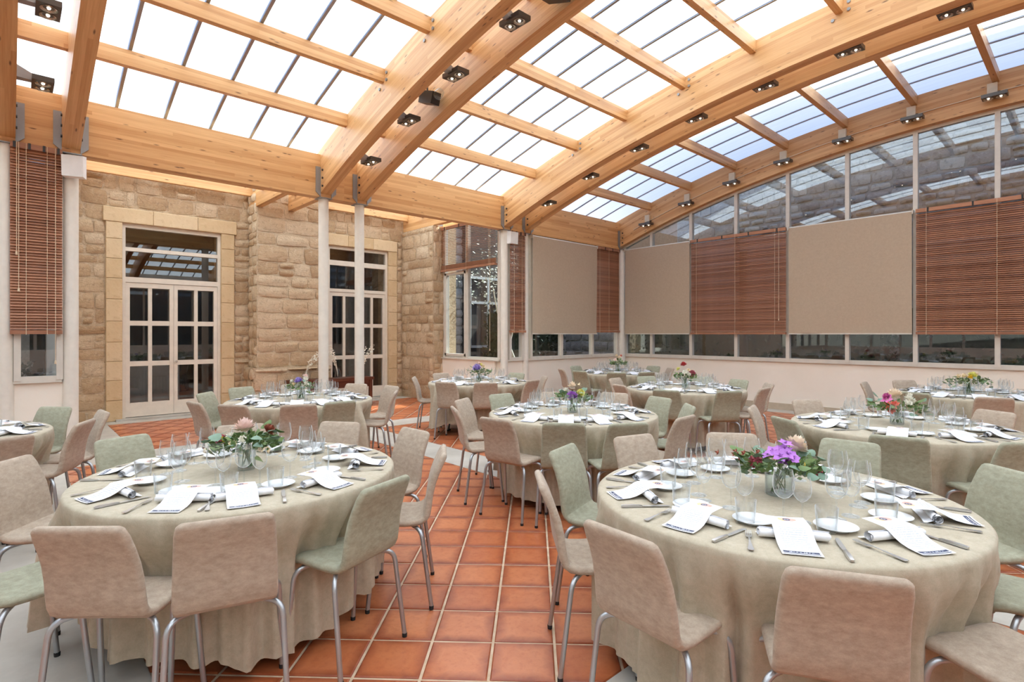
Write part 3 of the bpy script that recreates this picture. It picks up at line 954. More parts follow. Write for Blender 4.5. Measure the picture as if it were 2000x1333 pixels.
roller((-2.18, -.115), 0, 2.15, 1.495, 3.57, 'taupe fabric screen on the back wall beside the dark brown blind', 5)
wood_blind((-.615, -.065), 0, 1.04, 1.54, 3.575, 'darkest brown blind, in the corner left of the corner column', cords=(.16, .5, .88), pulls=((.96, 1.9),), tilt=56)
wood_blind((-3.64, -.09), 0, .42, 1.53, 3.575, 'narrow brown slatted blind between the two cream columns', cords=(.2, .72), pulls=())
wood_blind((-11.02, -.09), 0, .44, 1.50, 3.60, 'narrow brown slatted blind at the left edge between two columns', cords=(.3, .7), pulls=((.12, 2.4), (.16, 2.0), (.86, 1.2)), tilt=58)
wood_blind((-4.03, 1.075), -PI / 2, 1.86, 2.90, 3.90, 'half raised brown blind with open slats above the courtyard window', cords=(.1, .5, .9), pulls=((.93, 1.2),), open_from=3.04)

# ------------------------------------------------------------------ lamps between the beams
def twin_lamp(x, y, z, label, arm_from, cream=False):
    t = thing('twin_spotlight', label, 'spotlight', (x, y, z), 0, 'twin spotlights')
    m_ = MB(); w, d = .085, .15
    m_.bbox(-w, w, -d, d, 0, .014); m_.bbox(-w, w, -d, d, .014, .05); m_.build('housing', BRONZE, t)
    for dy in (-.072, .072):
        m_ = MB(); m_.lathe([(.062, -.012), (.062, .0), (.05, -.004), (.024, .006), (0, .006)], 20, (0, dy, 0)); r_ = m_.build('reflector', REFL, t, 40)
        m_ = MB(); m_.lathe([(0, -.014), (.010, -.011), (.015, 0), (.015, .006)], 12, (0, dy, 0)); m_.build('bulb', BULB, r_, 60)
    m_ = MB()
    a = arm_from - x
    P = [(0, -.03, .02), (0, .03, .02), (a, .05, .02), (a, -.05, .02)] if a < 0 else [(0, .03, .02), (0, -.03, .02), (a, -.05, .02), (a, .05, .02)]
    m_.hexa(P + [(p[0], p[1], p[2] + (.03 if p[0] == 0 else .12)) for p in P]); m_.build('arm', ALU if not cream else BRONZE, t)
    if cream:
        m_ = MB(); m_.bbox(a - .055 if a > 0 else a, a if a > 0 else a + .055, -.02, .10, .10, .26); m_.build('junction_box', CREAMBOX, t)
    return t
ORD = ['nearest the column', 'second from the column', 'third from the column', 'fourth from the column', 'fifth from the column', 'sixth from the column', 'seventh from the column']
for (a, b), nm, cnt in zip(PAIRS, ('right beam pair', 'middle beam pair', 'left beam pair'), (7, 5, 5)):
    for k in range(cnt):
        y = PUR[k]
        twin_lamp((a + b) / 2, y, arch_lo(y) + .05, 'dark twin spotlight hung inside the %s, %s' % (nm, ORD[k]), b + AW)
for k in range(7):
    y = PUR[k]
    twin_lamp(-.32, y, arch_lo(y) + .10, 'twin spotlight with cream box on the right wall beam, %s' % ORD[k].replace('column', 'corner'), -.17, True)
m_ = MB(); P = [(-.18, lerp(-.5, -14, k / 30), arch_lo(lerp(-.5, -14, k / 30)) + .22) for k in range(31)]
m_.tube(P, .008, 6); tag(m_.build('cable_conduit', CREAMBOX, None, 60), 'thin cream cable conduit along the right wall beam', 'conduit')
# projector spot with a round glass eye inside the middle pair
def projector(x, y, z, label):
    t = thing('projector_spot', label, 'spotlight', (x, y, z), 0, 'black projector spots')
    m_ = MB(); m_.box((0, 0, 0), (.13, .30, .15), mat=Matrix.Rotation(.35, 3, 'X')); m_.build('case', BLACK, t)
    m_ = MB(); m_.lathe([(0, 0), (.055, 0), (.06, .05), (.045, .10), (0, .11)], 16); o = m_.build('lens', VASEGLASS, t, 60); o.rotation_euler = (1.2, 0, 0); o.location = (0, -.16, -.03)
    m_ = MB(); m_.tube([(0, .05, .06), (0, .05, .34)], .012, 8); m_.build('stem', BLACK, t)
projector(-7.30, -2.32, 4.52, 'black projector with round lens between second and third spotlights of middle pair')
projector(-7.30, -4.52, 4.86, 'black projector at the top edge inside the middle beam pair')

def wallbox(x, y, z, label, rz):
    t = thing('wall_speaker_box', label, 'speaker', (x, y, z), rz, 'white boxes on columns')
    m_ = MB(); w, d, h = .10, .065, .13
    m_.hexa([(-w, -d * .75, -h), (w, -d * .75, -h), (w, d, -h), (-w, d, -h), (-w, -d, h * .8), (w, -d, h * .8), (w, d, h), (-w, d, h)])
    o = m_.build('case', WHITEBOX, t)
    m_ = MB(); m_.bbox(-.05, .05, d, d + .03, -.05, .05); m_.build('bracket', FRAME, t)
wallbox(-10.70, -.15, 3.43, 'white box at the top of the thick left column', math.radians(-20))
wallbox(-3.82, -.13, 3.44, 'white box at the top of column beside the narrow blind', 0)

# ================================================================== THE OLD STONE WALL
def stone_piece(mb, quad, org, U, V, N, depth, r_, n=3, inset=.012, pillow=.6):
    # quad: 4 (u, v) corners; pushed out along N by 'depth' with a rough face
    def at(a, b):
        p = [lerp(lerp(quad[0][k], quad[1][k], a), lerp(quad[3][k], quad[2][k], a), b) for k in (0, 1)]
        return p
    cu = sum(q[0] for q in quad) / 4; cv = sum(q[1] for q in quad) / 4
    g = []
    for i in range(n + 1):
        row = []
        for j in range(n + 1):
            a, b = j / n, i / n
            u, v = at(a, b)
            edge = i in (0, n) or j in (0, n)
            corner = i in (0, n) and j in (0, n)
            k = .93 if corner else 1.0
            u, v = cu + (u - cu) * k, cv + (v - cv) * k
            h = depth * ((.25 if corner else .45) if edge else 1.0) * r_.uniform(.65, 1.2)
            if not edge: h *= (1 - pillow) + pillow
            p = org + U * u + V * v + N * h
            row.append(mb.vert(p))
        g.append(row)
    for i in range(n):
        for j in range(n):
            mb.face(g[i][j], g[i][j + 1], g[i + 1][j + 1], g[i + 1][j])
    rim = [g[0][j] for j in range(n + 1)] + [g[i][n] for i in range(1, n + 1)] + [g[n][j] for j in range(n - 1, -1, -1)] + [g[i][0] for i in range(n - 1, 0, -1)]
    back = []
    for idx in rim:
        p = Vector(mb.v[idx]); d = (p - org).dot(N)
        back.append(mb.vert(p - N * (d + .012)))
    m = len(rim)
    for k in range(m):
        mb.face(rim[k], back[k], back[(k + 1) % m], rim[(k + 1) % m])
def rubble(parent, org, U, V, N, w, h, r_, mat, name='stone', hmin=.13, hmax=.30, lmin=.2, lmax=.62, depth=.035, joint=.012, skip=None, joined=None, u0=0.0, v0=0.0, limit=10 ** 9):
    v = v0; cnt = 0
    while v < h - .03:
        rh = min(r_.uniform(hmin, hmax), h - v)
        if h - v - rh < .07: rh = h - v
        u = u0 - r_.uniform(0, .1)
        while u < w - .02:
            rl = r_.uniform(lmin, lmax)
            if w - u - rl < .10: rl = w - u
            a0, a1 = max(u, u0) + joint / 2, min(u + rl, w) - joint / 2
            u += rl
            if a1 - a0 < .05: continue
            boxes = [(a0, a1, v + joint / 2, v + rh - joint / 2)]
            if rh > .24 and a1 - a0 < .34 and r_.random() < .4:
                mid = v + rh * r_.uniform(.4, .6)
                boxes = [(a0, a1, v + joint / 2, mid - joint / 2), (a0, a1, mid + joint / 2, v + rh - joint / 2)]
            for b in boxes:
                if skip and skip(*b): continue
                j = .026
                q = [(b[0] + r_.uniform(-j * .3, j), b[2] + r_.uniform(-j * .3, j)), (b[1] - r_.uniform(-j * .3, j), b[2] + r_.uniform(-j * .3, j)),
                     (b[1] - r_.uniform(-j * .3, j), b[3] - r_.uniform(-j * .3, j)), (b[0] + r_.uniform(-j * .3, j), b[3] - r_.uniform(-j * .3, j))]
                if joined is not None:
                    stone_piece(joined, q, org, U, V, N, depth * r_.uniform(.5, 1.3), r_); cnt += 1
                    continue
                m_ = MB()
                c = org + U * ((b[0] + b[1]) / 2) + V * ((b[2] + b[3]) / 2)
                stone_piece(m_, [(x - (b[0] + b[1]) / 2, y - (b[2] + b[3]) / 2) for x, y in q], Vector((0, 0, 0)), U, V, N, depth * r_.uniform(.5, 1.3), r_)
                m_.build(name, mat, parent, 50).location = c
                cnt += 1
        v += rh
    return cnt
EX, EY, EZ = Vector((1, 0, 0)), Vector((0, 1, 0)), Vector((0, 0, 1))
WT = 4.42
D1 = (-9.80, -8.245, 3.43)              # door openings: x from, x to, head
D2 = (-6.10, -4.63, 3.46)
mb = MB()
for x0, x1, z0, z1 in ((-10.8, D1[0], 0, WT), (D1[0], D1[1], D1[2], WT), (D1[1], D2[0], 0, WT), (D2[0], D2[1], D2[2], WT), (D2[1], -3.5, 0, WT)):
    mb.bbox(x0, x1, DW, DW + .45, z0, z1)
wall_stone = struct('wall_stone', mb, MORTAR)
r_ = random.Random(11)
SUR = .235                               # width of the dressed stone surround
def skip1(a0, a1, v0, v1):
    x0, x1 = -10.72 + a0, -10.72 + a1
    for D in (D1, D2):
        if x1 > D[0] - SUR + .01 and x0 < D[1] + SUR - .01 and v0 < D[2] + .255: return True
    if x1 > -7.73 and x0 < -6.33: return True
    return False
# split in runs so that pieces end at the surrounds
for ua, ub, va, vb in ((-10.70, D1[0] - SUR, 0, D1[2] + .26), (D1[1] + SUR, -7.73, 0, D1[2] + .26), (-10.70, -7.73, D1[2] + .265, WT), (-6.33, -4.26, D2[2] + .26, WT), (-4.39, -4.24, 0, D2[2] + .25)):
    rubble(wall_stone, Vector((ua, DW, va)), EX, EZ, -EY, ub - ua, vb - va, r_, RUBBLE, hmin=.14, hmax=.30, lmin=.14, lmax=.5, depth=.035)
# surround blocks (dressed stone, nearly flush, thin joints)
def block(parent, x0, x1, y0, y1, z0, z1, mat=ASHLAR, name='surround_block', bev=.008):
    m_ = MB()
    cx, cy, cz = (x0 + x1) / 2, (y0 + y1) / 2, (z0 + z1) / 2
    a, b, c = (x1 - x0) / 2 - .002, (y1 - y0) / 2, (z1 - z0) / 2 - .002
    # front face (towards -y) chamfered
    P = [(-a, b, -c), (a, b, -c), (a, b, c), (-a, b, c), (-a, -b + bev, -c), (a, -b + bev, -c), (a, -b + bev, c), (-a, -b + bev, c), (-a + bev, -b, -c + bev), (a - bev, -b, -c + bev), (a - bev, -b, c - bev), (-a + bev, -b, c - bev)]
    i = [m_.vert(p) for p in P]
    m_.face(i[8], i[9], i[10], i[11])
    for k in range(4):
        q = (k + 1) % 4
        m_.face(i[4 + k], i[4 + q], i[8 + q], i[8 + k]); m_.face(i[k], i[q], i[4 + q], i[4 + k])
    m_.face(i[3], i[2], i[1], i[0])
    o = m_.build(name, mat, parent); o.location = (cx, cy, cz)
    return o
for D, zs in ((D1, (0, .36, .70, 1.03, 1.36, 1.72, 2.10, 2.46, 2.80, 3.14, 3.43)), (D2, (0, .33, .68, .98, 1.35, 1.70, 2.02, 2.40, 2.78, 3.12, 3.46))):
    for sg in (-1, 1):
        xa, xb = (D[0] - SUR, D[0]) if sg < 0 else (D[1], D[1] + SUR)
        for k, (z0, z1) in enumerate(zip(zs, zs[1:])):
            e = 0
            block(wall_stone, xa - (e if sg < 0 else 0), xb + (e if sg > 0 and D is D1 else 0), DW - .045, DW + .30, z0, z1)
    xs = (D[0] - SUR - .04, D[0] + .45, D[1] - .40, D[1] + SUR + (.04 if D is D1 else 0))
    for x0, x1 in zip(xs, xs[1:]):
        block(wall_stone, x0, x1, DW - .055, DW + .30, D[2], D[2] + .25)
    m_ = MB(); m_.bbox(D[0] - .1, D[1] + .1, DW - .12, DW + .35, 0, .035); m_.build('threshold', CONC, wall_stone)
# the stone pier between the doors
PX0, PX1, PY = -7.73, -6.36, 2.90
mb = MB(); mb.bbox(PX0, PX1, PY, DW + .1, 0, WT)
pier = struct('wall_pier', mb, MORTAR)
rubble(pier, Vector((PX0, PY, .84)), EX, EZ, -EY, PX1 - PX0, WT - .84, r_, RUBBLE, hmin=.20, hmax=.34, lmin=.30, lmax=.70, depth=.04, joint=.014)
rubble(pier, Vector((PX0, DW, .84)), -EY, EZ, -EX, DW - PY, WT - .84, r_, RUBBLE, hmin=.16, hmax=.30, lmin=.14, lmax=.34, depth=.04)
rubble(pier, Vector((PX0 - .08, PY - .09, 0)), EX, EZ, -EY, PX1 - PX0 + .16, .84, r_, RUBBLE, hmin=.26, hmax=.44, lmin=.34, lmax=.7, depth=.05)
rubble(pier, Vector((PX0 - .09, DW, 0)), -EY, EZ, -EX, DW - PY + .09, .84, r_, RUBBLE, hmin=.26, hmax=.40, lmin=.2, lmax=.4, depth=.05)
m_ = MB(); m_.bbox(PX0 - .085, PX1 + .085, PY - .085, DW, 0, .84); m_.build('plinth_core', MORTAR, pier)
# side wall right of the second door, up to the courtyard window
mb = MB(); mb.bbox(-4.24, -3.6, 2.04, DW + .2, 0, 3.95)
side = struct('wall_side', mb, MORTAR)
rubble(side, Vector((-4.24, DW, 0)), -EY, EZ, -EX, DW - 2.04, 3.95, r_, RUBBLE, hmin=.18, hmax=.36, lmin=.24, lmax=.6, depth=.03)
rubble(side, Vector((-4.24, 2.04, 0)), EX, EZ, -EY, .3, 3.95, r_, RUBBLE, hmin=.18, hmax=.36, lmin=.14, lmax=.34, depth=.03)

# ------------------------------------------------------------------ glazed doors
def door(idx, D, rails, xs, doors_z):
    y = DW + .07
    m_ = MB()
    x0, x1, hd = D
    m_.bbox(x0, x0 + .05, y - .05, y + .05, .035, hd); m_.bbox(x1 - .05, x1, y - .05, y + .05, .035, hd)
    m_.bbox(x0 + .05, x1 - .05, y - .05, y + .05, hd - .07, hd)
    for z0, z1 in rails: m_.bbox(x0 + .05, x1 - .05, y - .05, y + .05, z0, z1)
    d = tag(m_.build('door_%d' % idx, DOORPAINT), kind='structure')
    tops = [hd - .07] + [z0 for z0, z1 in rails][::-1][0:0]
    # transom panes
    lv = sorted([(rails[k][1], (rails[k + 1][0] if k + 1 < len(rails) else hd - .07)) for k in range(len(rails))])
    for a, b in lv:
        m_ = MB(); q = [m_.vert((x0 + .05, y, a)), m_.vert((x1 - .05, y, a)), m_.vert((x1 - .05, y, b)), m_.vert((x0 + .05, y, b))]; m_.face(*q); m_.build('transom_pane', DOORGLASS, d)
    top = rails[0][0] - .006
    mid = (x0 + x1) / 2
    zb = [.29, .935, 1.02, 1.65, 1.735, top - .085]
    for a, b, sg in ((x0 + .052, mid - .002, 1), (mid + .002, x1 - .052, -1)):
        m_ = MB(); f = .038
        m_.bbox(a, a + .062, y - f, y + f, .045, top); m_.bbox(b - .062, b, y - f, y + f, .045, top)
        m_.bbox(a + .062, b - .062, y - f, y + f, .045, zb[0]); m_.bbox(a + .062, b - .062, y - f, y + f, zb[5], top)
        for k in (1, 3): m_.bbox(a + .062, b - .062, y - f * .8, y + f * .8, zb[k], zb[k + 1])
        c = (a + b) / 2
        for k in (0, 2, 4): m_.bbox(c - .03, c + .03, y - f * .8, y + f * .8, zb[k], zb[k + 1])
        leaf = m_.build('door_leaf', DOORPAINT, d)
        for k in (0, 2, 4):
            for p, q_ in ((a + .062, c - .03), (c + .03, b - .062)):
                m_ = MB(); q = [m_.vert((p, y, zb[k])), m_.vert((q_, y, zb[k])), m_.vert((q_, y, zb[k + 1])), m_.vert((p, y, zb[k + 1]))]; m_.face(*q); m_.build('pane', DOORGLASS, leaf)
        if sg < 0:
            m_ = MB(); x = a + .03
            m_.tube([(x, y - .04, 1.0), (x, y - .085, 1.0)], .012, 10); m_.lathe([(0, -.02), (.02, -.012), (.02, .012), (0, .02)], 10, (x, y - .09, 1.0)); m_.build('door_knob', CUTL, leaf, 50)
            m_ = MB(); m_.bbox(x - .012, x + .012, y - .046, y - .036, 1.98, 2.16); m_.bbox(x - .012, x + .012, y - .046, y - .036, .30, .46); m_.build('bolt_plate', DOORPAINT, leaf)
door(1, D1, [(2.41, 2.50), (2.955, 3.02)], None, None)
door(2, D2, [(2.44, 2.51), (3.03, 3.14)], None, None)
# dim room behind the doors
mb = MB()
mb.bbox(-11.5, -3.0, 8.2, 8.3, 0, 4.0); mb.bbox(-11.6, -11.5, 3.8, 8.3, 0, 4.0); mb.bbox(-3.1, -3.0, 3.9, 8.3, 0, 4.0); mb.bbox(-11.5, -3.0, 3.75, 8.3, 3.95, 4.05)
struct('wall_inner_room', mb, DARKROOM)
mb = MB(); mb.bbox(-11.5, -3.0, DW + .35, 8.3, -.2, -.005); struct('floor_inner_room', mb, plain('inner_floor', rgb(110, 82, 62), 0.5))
t = thing('cabinet', 'white cabinet with black strap hinges, seen through left glazed door', 'cabinet', (-9.2, 5.3, 0))
m_ = MB(); m_.bbox(-.6, .6, -.25, .25, 0, .92); m_.build('body', WHITEBOX, t)
for sg in (-1, 1):
    m_ = MB(); m_.bbox(min(sg * .01, sg * .58), max(sg * .01, sg * .58), -.272, -.25, .04, .88); d_ = m_.build('door', WHITEBOX, t)
    for z in (.2, .68):
        m_ = MB(); m_.hexa([(sg * .57, -.28, z - .02), (sg * .40, -.28, z - .004), (sg * .40, -.272, z - .004), (sg * .57, -.272, z - .02), (sg * .57, -.28, z + .02), (sg * .40, -.28, z + .004), (sg * .40, -.272, z + .004), (sg * .57, -.272, z + .02)]); m_.build('strap_hinge', HINGE, d_)

# ------------------------------------------------------------------ brown console with white dried branches
t = thing('console_table', 'low dark brown wooden console against the stone pier and second glazed door', 'console', (-6.42, 2.50, 0))
m_ = MB(); m_.bbox(-.86, .86, -.2, .2, .54, .60, axis=0); m_.build('top', WOOD_DARK, t)
for x in (-.8, .8):
    for y in (-.15, .15):
        m_ = MB(); m_.bbox(x - .03, x + .03, y - .03, y + .03, 0, .54, axis=2); m_.build('leg', WOOD_DARK, t)
m_ = MB(); m_.bbox(-.77, .77, -.16, .16, .40, .54, axis=0); m_.build('apron', WOOD_DARK, t)
def branches(x, y, z, label, seed, h, lean):
    r_ = random.Random(seed)
    t = thing('dried_branch_vase', label, 'vase', (x, y, z))
    m_ = MB(); m_.lathe([(0, 0), (.05, 0), (.06, .05), (.05, .13), (.03, .17), (.034, .19)], 16); m_.build('vase', VASEGLASS, t, 60)
    for k in range(6):
        a = lean + r_.uniform(-1.1, 1.1); L = h * r_.uniform(.75, 1.05)
        P = [(.02 * math.cos(a) * 0, 0, .03)]
        for j in range(1, 7):
            s = j / 6; P.append((math.cos(a) * .30 * s ** 1.7, math.sin(a) * .12 * s, .03 + L * (s - .22 * s ** 3)))
        m_ = MB(); m_.tube(P, [.004 - .0004 * j for j in range(7)], 5); tw = m_.build('twig', DRYTWIG, t)
        f = MB()
        for j in range(16):
            s = r_.uniform(.35, 1); i = min(5, int(s * 6)); p = Vector(P[i]).lerp(Vector(P[i + 1]), s * 6 - i)
            d = Vector((r_.uniform(-1, 1), r_.uniform(-1, 1), r_.uniform(-.6, 1))).normalized(); n_ = d.orthogonal().normalized()
            w = .012; l = r_.uniform(.03, .055)
            q = [f.vert(p), f.vert(p + d * l * .5 + n_ * w), f.vert(p + d * l), f.vert(p + d * l * .5 - n_ * w)]; f.face(*q)
        f.build('dried_petals', DRYTWIG, tw, kind='stuff')
branches(-6.95, 2.50, .60, 'white dried flower branches in glass vase before the stone pier', 3, .62, .4)
branches(-6.28, 2.50, .60, 'white dried branches in glass vase before second glazed door, left cluster', 4, .86, 2.6)
branches(-5.75, 2.50, .60, 'white dried branches drooping right of the slim columns before second glazed door', 9, .80, .2)

# ================================================================== OUTSIDE
mb = MB(); mb.bbox(-40, 40, -40, 40, -.5, -.21); struct('ground_outside', mb, GROUND)
for nm, b in (('ground_right', (.24, 3.0, -19, 7.5)), ('ground_courtyard', (-3.6, .24, .24, 7.5)), ('ground_left', (-15.1, -10.9, .24, 3))):
    mb = MB(); mb.bbox(b[0], b[1], b[2], b[3], -.2, 0); struct(nm, mb, GROUND)
OX = 3.0
mb = MB(); mb.bbox(OX, OX + 1, -20, 0.2, 0, 9.7); mb.bbox(OX, OX + 1, 0.2, 8.5, 0, 3.2)
wall_out = struct('wall_outside_right', mb, OUTMORTAR)
r2 = random.Random(21)
rest = MB()
rubble(wall_out, Vector((OX, -1.6, 4.0)), -EY, EZ, -EX, 9.0, 2.2, r2, OUTSTONE, hmin=.14, hmax=.28, lmin=.2, lmax=.5, depth=.07, joint=.03)
for (y, w, z, h) in ((0.2, 1.8, 0, 7.0), (7.4, 7.2, 0, 3.2), (-1.6, 9.0, 0, 4.0), (-1.6, 9.0, 6.2, 1.4), (-10.6, 5.0, 0, 6.5)):
    rubble(wall_out, Vector((OX, y, z)), -EY, EZ, -EX, w, h, r2, OUTSTONE, hmin=.22, hmax=.40, lmin=.3, lmax=.8, depth=.07, joint=.03, joined=rest)
rest.build('stones_further_off', OUTSTONE, wall_out, 50, kind='stuff')
mb = MB(); mb.bbox(-3.0, OX + 1, 7.5, 8.5, 0, 7.0)

mb2 = MB(); mb2.bbox(9, 12, 2.4, 14, 0, 8.5); struct('wall_house_beyond', mb2, plain('brown_house_render', rgb(150, 122, 98), 0.85, var=.15))
wall_court = struct('wall_courtyard_back', mb, OUTMORTAR)
rest = MB()
rubble(wall_court, Vector((-3.0, 7.5, 0)), EX, EZ, -EY, 6.0, 6.0, r2, OUTSTONE, hmin=.24, hmax=.42, lmin=.35, lmax=.8, depth=.07, joint=.03, joined=rest)
rest.build('stones_of_courtyard_wall', OUTSTONE, wall_court, 50, kind='stuff')
m_ = MB(); m_.bbox(.75, OX, 7.28, 7.5, 0, 6.6); m_.build('dark_facade', DARKROOM, wall_court)
for z in (1.0, 2.6, 3.5):
    m_ = MB(); m_.bbox(.85, OX - .1, 7.22, 7.28, z, z + .09); m_.build('facade_rail', FRAME, wall_court)
for x in (.9, 1.75, 2.6):
    m_ = MB(); m_.bbox(x, x + .08, 7.22, 7.28, 1.0, 3.5); m_.build('facade_post', FRAME, wall_court)
mb = MB(); mb.bbox(-3.9, -3.0, 3.4, 8.5, 0, 4.4); struct('wall_courtyard_side', mb, OUTMORTAR)
mb = MB(); mb.bbox(XL - 6, 4, YC - 5, YC - 4, 0, 6.0); mb.bbox(XL - 5, XL - 4, YC - 5, 8, 0, 6.0); mb.bbox(XL - 5, -11.0, 3.4, 4.2, 0, 5.0)  # rear and left outer walls unseen, added to keep sky out of reflections
struct('wall_outside_sky_screen', mb, OUTMORTAR)

def hedge(x0, x1, y0, y1, h, label, seed, n):  # dense planting with darkened leaves, added so the low panes stay dark
    r_ = random.Random(seed)
    t = thing('hedge', label, 'hedge', ((x0 + x1) / 2, (y0 + y1) / 2, 0))
    cx, cy = (x0 + x1) / 2, (y0 + y1) / 2
    m_ = MB(); m_.bbox(x0 - cx + .12, x1 - cx - .12, y0 - cy + .12, y1 - cy - .12, 0, h - .12); m_.build('dense_core', HEDGE, t)
    f = MB()
    for k in range(n):
        p = Vector((r_.uniform(x0, x1) - cx, r_.uniform(y0, y1) - cy, r_.uniform(.02, h)))
        d = Vector((r_.gauss(0, 1), r_.gauss(0, 1), r_.gauss(.3, .8))).normalized(); nn = d.orthogonal().normalized(); nn.rotate(Matrix.Rotation(r_.uniform(0, 6.28), 3, d))
        l = r_.uniform(.07, .15); w = l * .3
        q = [f.vert(p), f.vert(p + d * l * .5 + nn * w), f.vert(p + d * l), f.vert(p + d * l * .5 - nn * w)]; f.face(*q)
    f.build('leaves', HEDGE, t, kind='stuff')
hedge(1.7, 2.7, -5.2, 1.2, 2.3, 'dark hedge outside the right windows, nearer the corner', 1, 7000)
hedge(1.7, 2.7, -13.5, -5.3, 2.1, 'dark hedge outside the right windows, further from the corner', 2, 6000)
hedge(-1.2, 1.6, 3.2, 4.0, 2.2, 'dark hedge in the courtyard behind the taupe screen', 5, 5000)
hedge(-14.5, -11.0, 1.6, 2.4, 1.1, 'dark hedge outside the left window', 6, 3000)

def tree(x, y, label, seed, pts, leafn, matl):
    r_ = random.Random(seed)
    t = thing('courtyard_tree', label, 'tree', (x, y, 0))
    m_ = MB(); m_.tube(pts[0], [.07 - .05 * k / (len(pts[0]) - 1) for k in range(len(pts[0]))], 8); m_.build('trunk', BARK, t, 60)
    tips = [Vector(pts[0][-1])]
    for p in pts[1:]:
        m_ = MB(); m_.tube(p, [.035 - .026 * k / (len(p) - 1) for k in range(len(p))], 6); m_.build('branch', BARK, t, 60)
        tips.append(Vector(p[-1]))
    f = MB()
    for k in range(leafn):
        c = tips[k % len(tips)]
        p = c + Vector((r_.gauss(0, .42), r_.gauss(0, .42), r_.gauss(.1, .34)))
        d = Vector((r_.gauss(0, 1), r_.gauss(0, 1), r_.gauss(0, .8))).normalized(); nn = d.orthogonal().normalized()
        l = r_.uniform(.05, .10)
        q = [f.vert(p), f.vert(p + d * l * .5 + nn * l * .25), f.vert(p + d * l), f.vert(p + d * l * .5 - nn * l * .25)]; f.face(*q)
    f.build('crown', matl, t, kind='stuff')
tree(-1.35, 2.0, 'pale barked tree with light leaves in the courtyard beyond the window', 8,
     [[(0, 0, 0), (-.28, .1, .7), (-.52, .2, 1.35), (-.62, .3, 2.2), (-.3, .35, 3.2)], [(-.45, .18, 1.2), (-.2, .2, 2.0), (.25, .2, 2.9)], [(-.55, .2, 1.5), (-.75, .3, 2.1), (-.9, .3, 2.7)], [(-.6, .25, 2.0), (-.1, .3, 2.7), (.5, .4, 3.3)]], 1500, OLIVE)
t = thing('wooden_post', 'brown trunk like post outside the right windows', 'post', (1.2, -2.5, 0))
m_ = MB(); m_.tube([(0, 0, 0), (.02, .01, 1.5), (.0, .0, 3.4)], [.16, .13, .12], 10); m_.build('shaft', plain('brown_bark', rgb(92, 68, 48), .85, var=.25), t, 60)

# ================================================================== TABLES, CHAIRS, SETTINGS
TN = {'T1': 'left front table', 'T2': 'right front table', 'T3': 'stone pier table', 'T4': 'centre table', 'T5': 'right middle table',
      'T6': 'courtyard window table', 'T7': 'far corner table', 'T8': 'right wall table', 'T9': 'far right edge table', 'T10': 'far left edge table'}
SEATC = {'T1': (-10.33, -4.89), 'T2': (-8.54, -7.13)}     # the chairs of these two stand a little off centre
SEATS = {   # (bearing from the table centre, fabric, distance of the back's top edge)
    'T1': [(-132, 'p', 1.13), (-108, 'p', 1.15), (-73, 's', 1.11), (-34, 'p', 1.15), (1, 'p', 1.19), (36, 'p', 1.17), (72, 'p', 1.13), (110, 's', 1.15), (144, 'p', 1.17), (-167, 's', 1.15)],
    'T2': [(139, 'p', 1.18), (175, 'p', 1.20), (-152, 'p', 1.13), (104, 's', 1.20), (73, 'p', 1.14), (38, 'p', 1.12), (2, 's', 1.18), (-38, 's', 1.18), (-114, 'p', 1.16), (-74, 's', 1.16)],
    'T3': [(139, 's', 1.10), (-171, 'p', 1.15), (-144, 'p', 1.13), (-113, 'p', 1.16), (-92, 's', 1.12), (-36, 'p', 1.08), (-1, 'p', 1.19), (106, 's', 1.17), (72, 'p', 1.14), (30, 'p', 1.15)],
    'T4': [(116, 'p', 1.18), (149, 'p', 1.14), (-172, 'p', 1.14), (-143, 's', 1.13), (-117, 's', 1.16), (-13, 's', 1.16), (-45, 's', 1.12), (-85, 'p', 1.15), (85, 's', 1.15), (52, 'p', 1.10), (16, 'p', 1.18)],
    'T5': [(107, 'p', 1.13), (57, 'p', 1.10), (146, 's', 1.05), (-169, 's', 1.15), (-28, 'p', 1.07), (-133, 's', 1.13)],
    'T6': [(142, 'p', 1.03), (-156, 'p', 1.07), (-124, 'p', 1.07), (-81, 'p', 1.05), (-36, 'p', 1.06), (89, 'p', 1.08), (11, 's', 1.03)],
    'T7': [(147, 'p', 1.16), (90, 's', 1.10), (179, 's', 1.15), (-145, 's', 1.18), (-117, 's', 1.10), (-3, 's', 1.18), (-37, 'p', 1.08)],
    'T8': [(95, 'p', 1.13), (157, 'p', 1.05), (-161, 's', 1.17), (-125, 's', 1.16), (-88, 'p', 1.08), (-48, 'p', 1.13), (-16, 's', 1.08), (18, 's', 1.18), (60, 's', 1.16)],
    'T9': [(90, 'p', 1.14), (47, 'p', 1.16), (164, 's', 1.2), (-163, 'p', 1.19)],
    'T10': [(40, 's', 1.12), (-28, 'p', 1.09), (5, 'p', 1.15), (-63, 'p', 1.14)]}
HW = ['twelve', 'one', 'two', 'three', 'four', 'five', 'six', 'seven', 'eight', 'nine', 'ten', 'eleven']
def clock(tk, deg, used):
    tx, ty = TABLES[tk]
    far = math.degrees(math.atan2(ty - CAMY, tx - CAMX))
    h = ((far - deg) % 360) / 30.0
    k = round(h * 2) % 24
    while k in used: k = (k + 1) % 24
    used.add(k)
    return (HW[k // 2] + " o'clock") if k % 2 == 0 else (HW[k // 2] + '-thirty o\'clock')

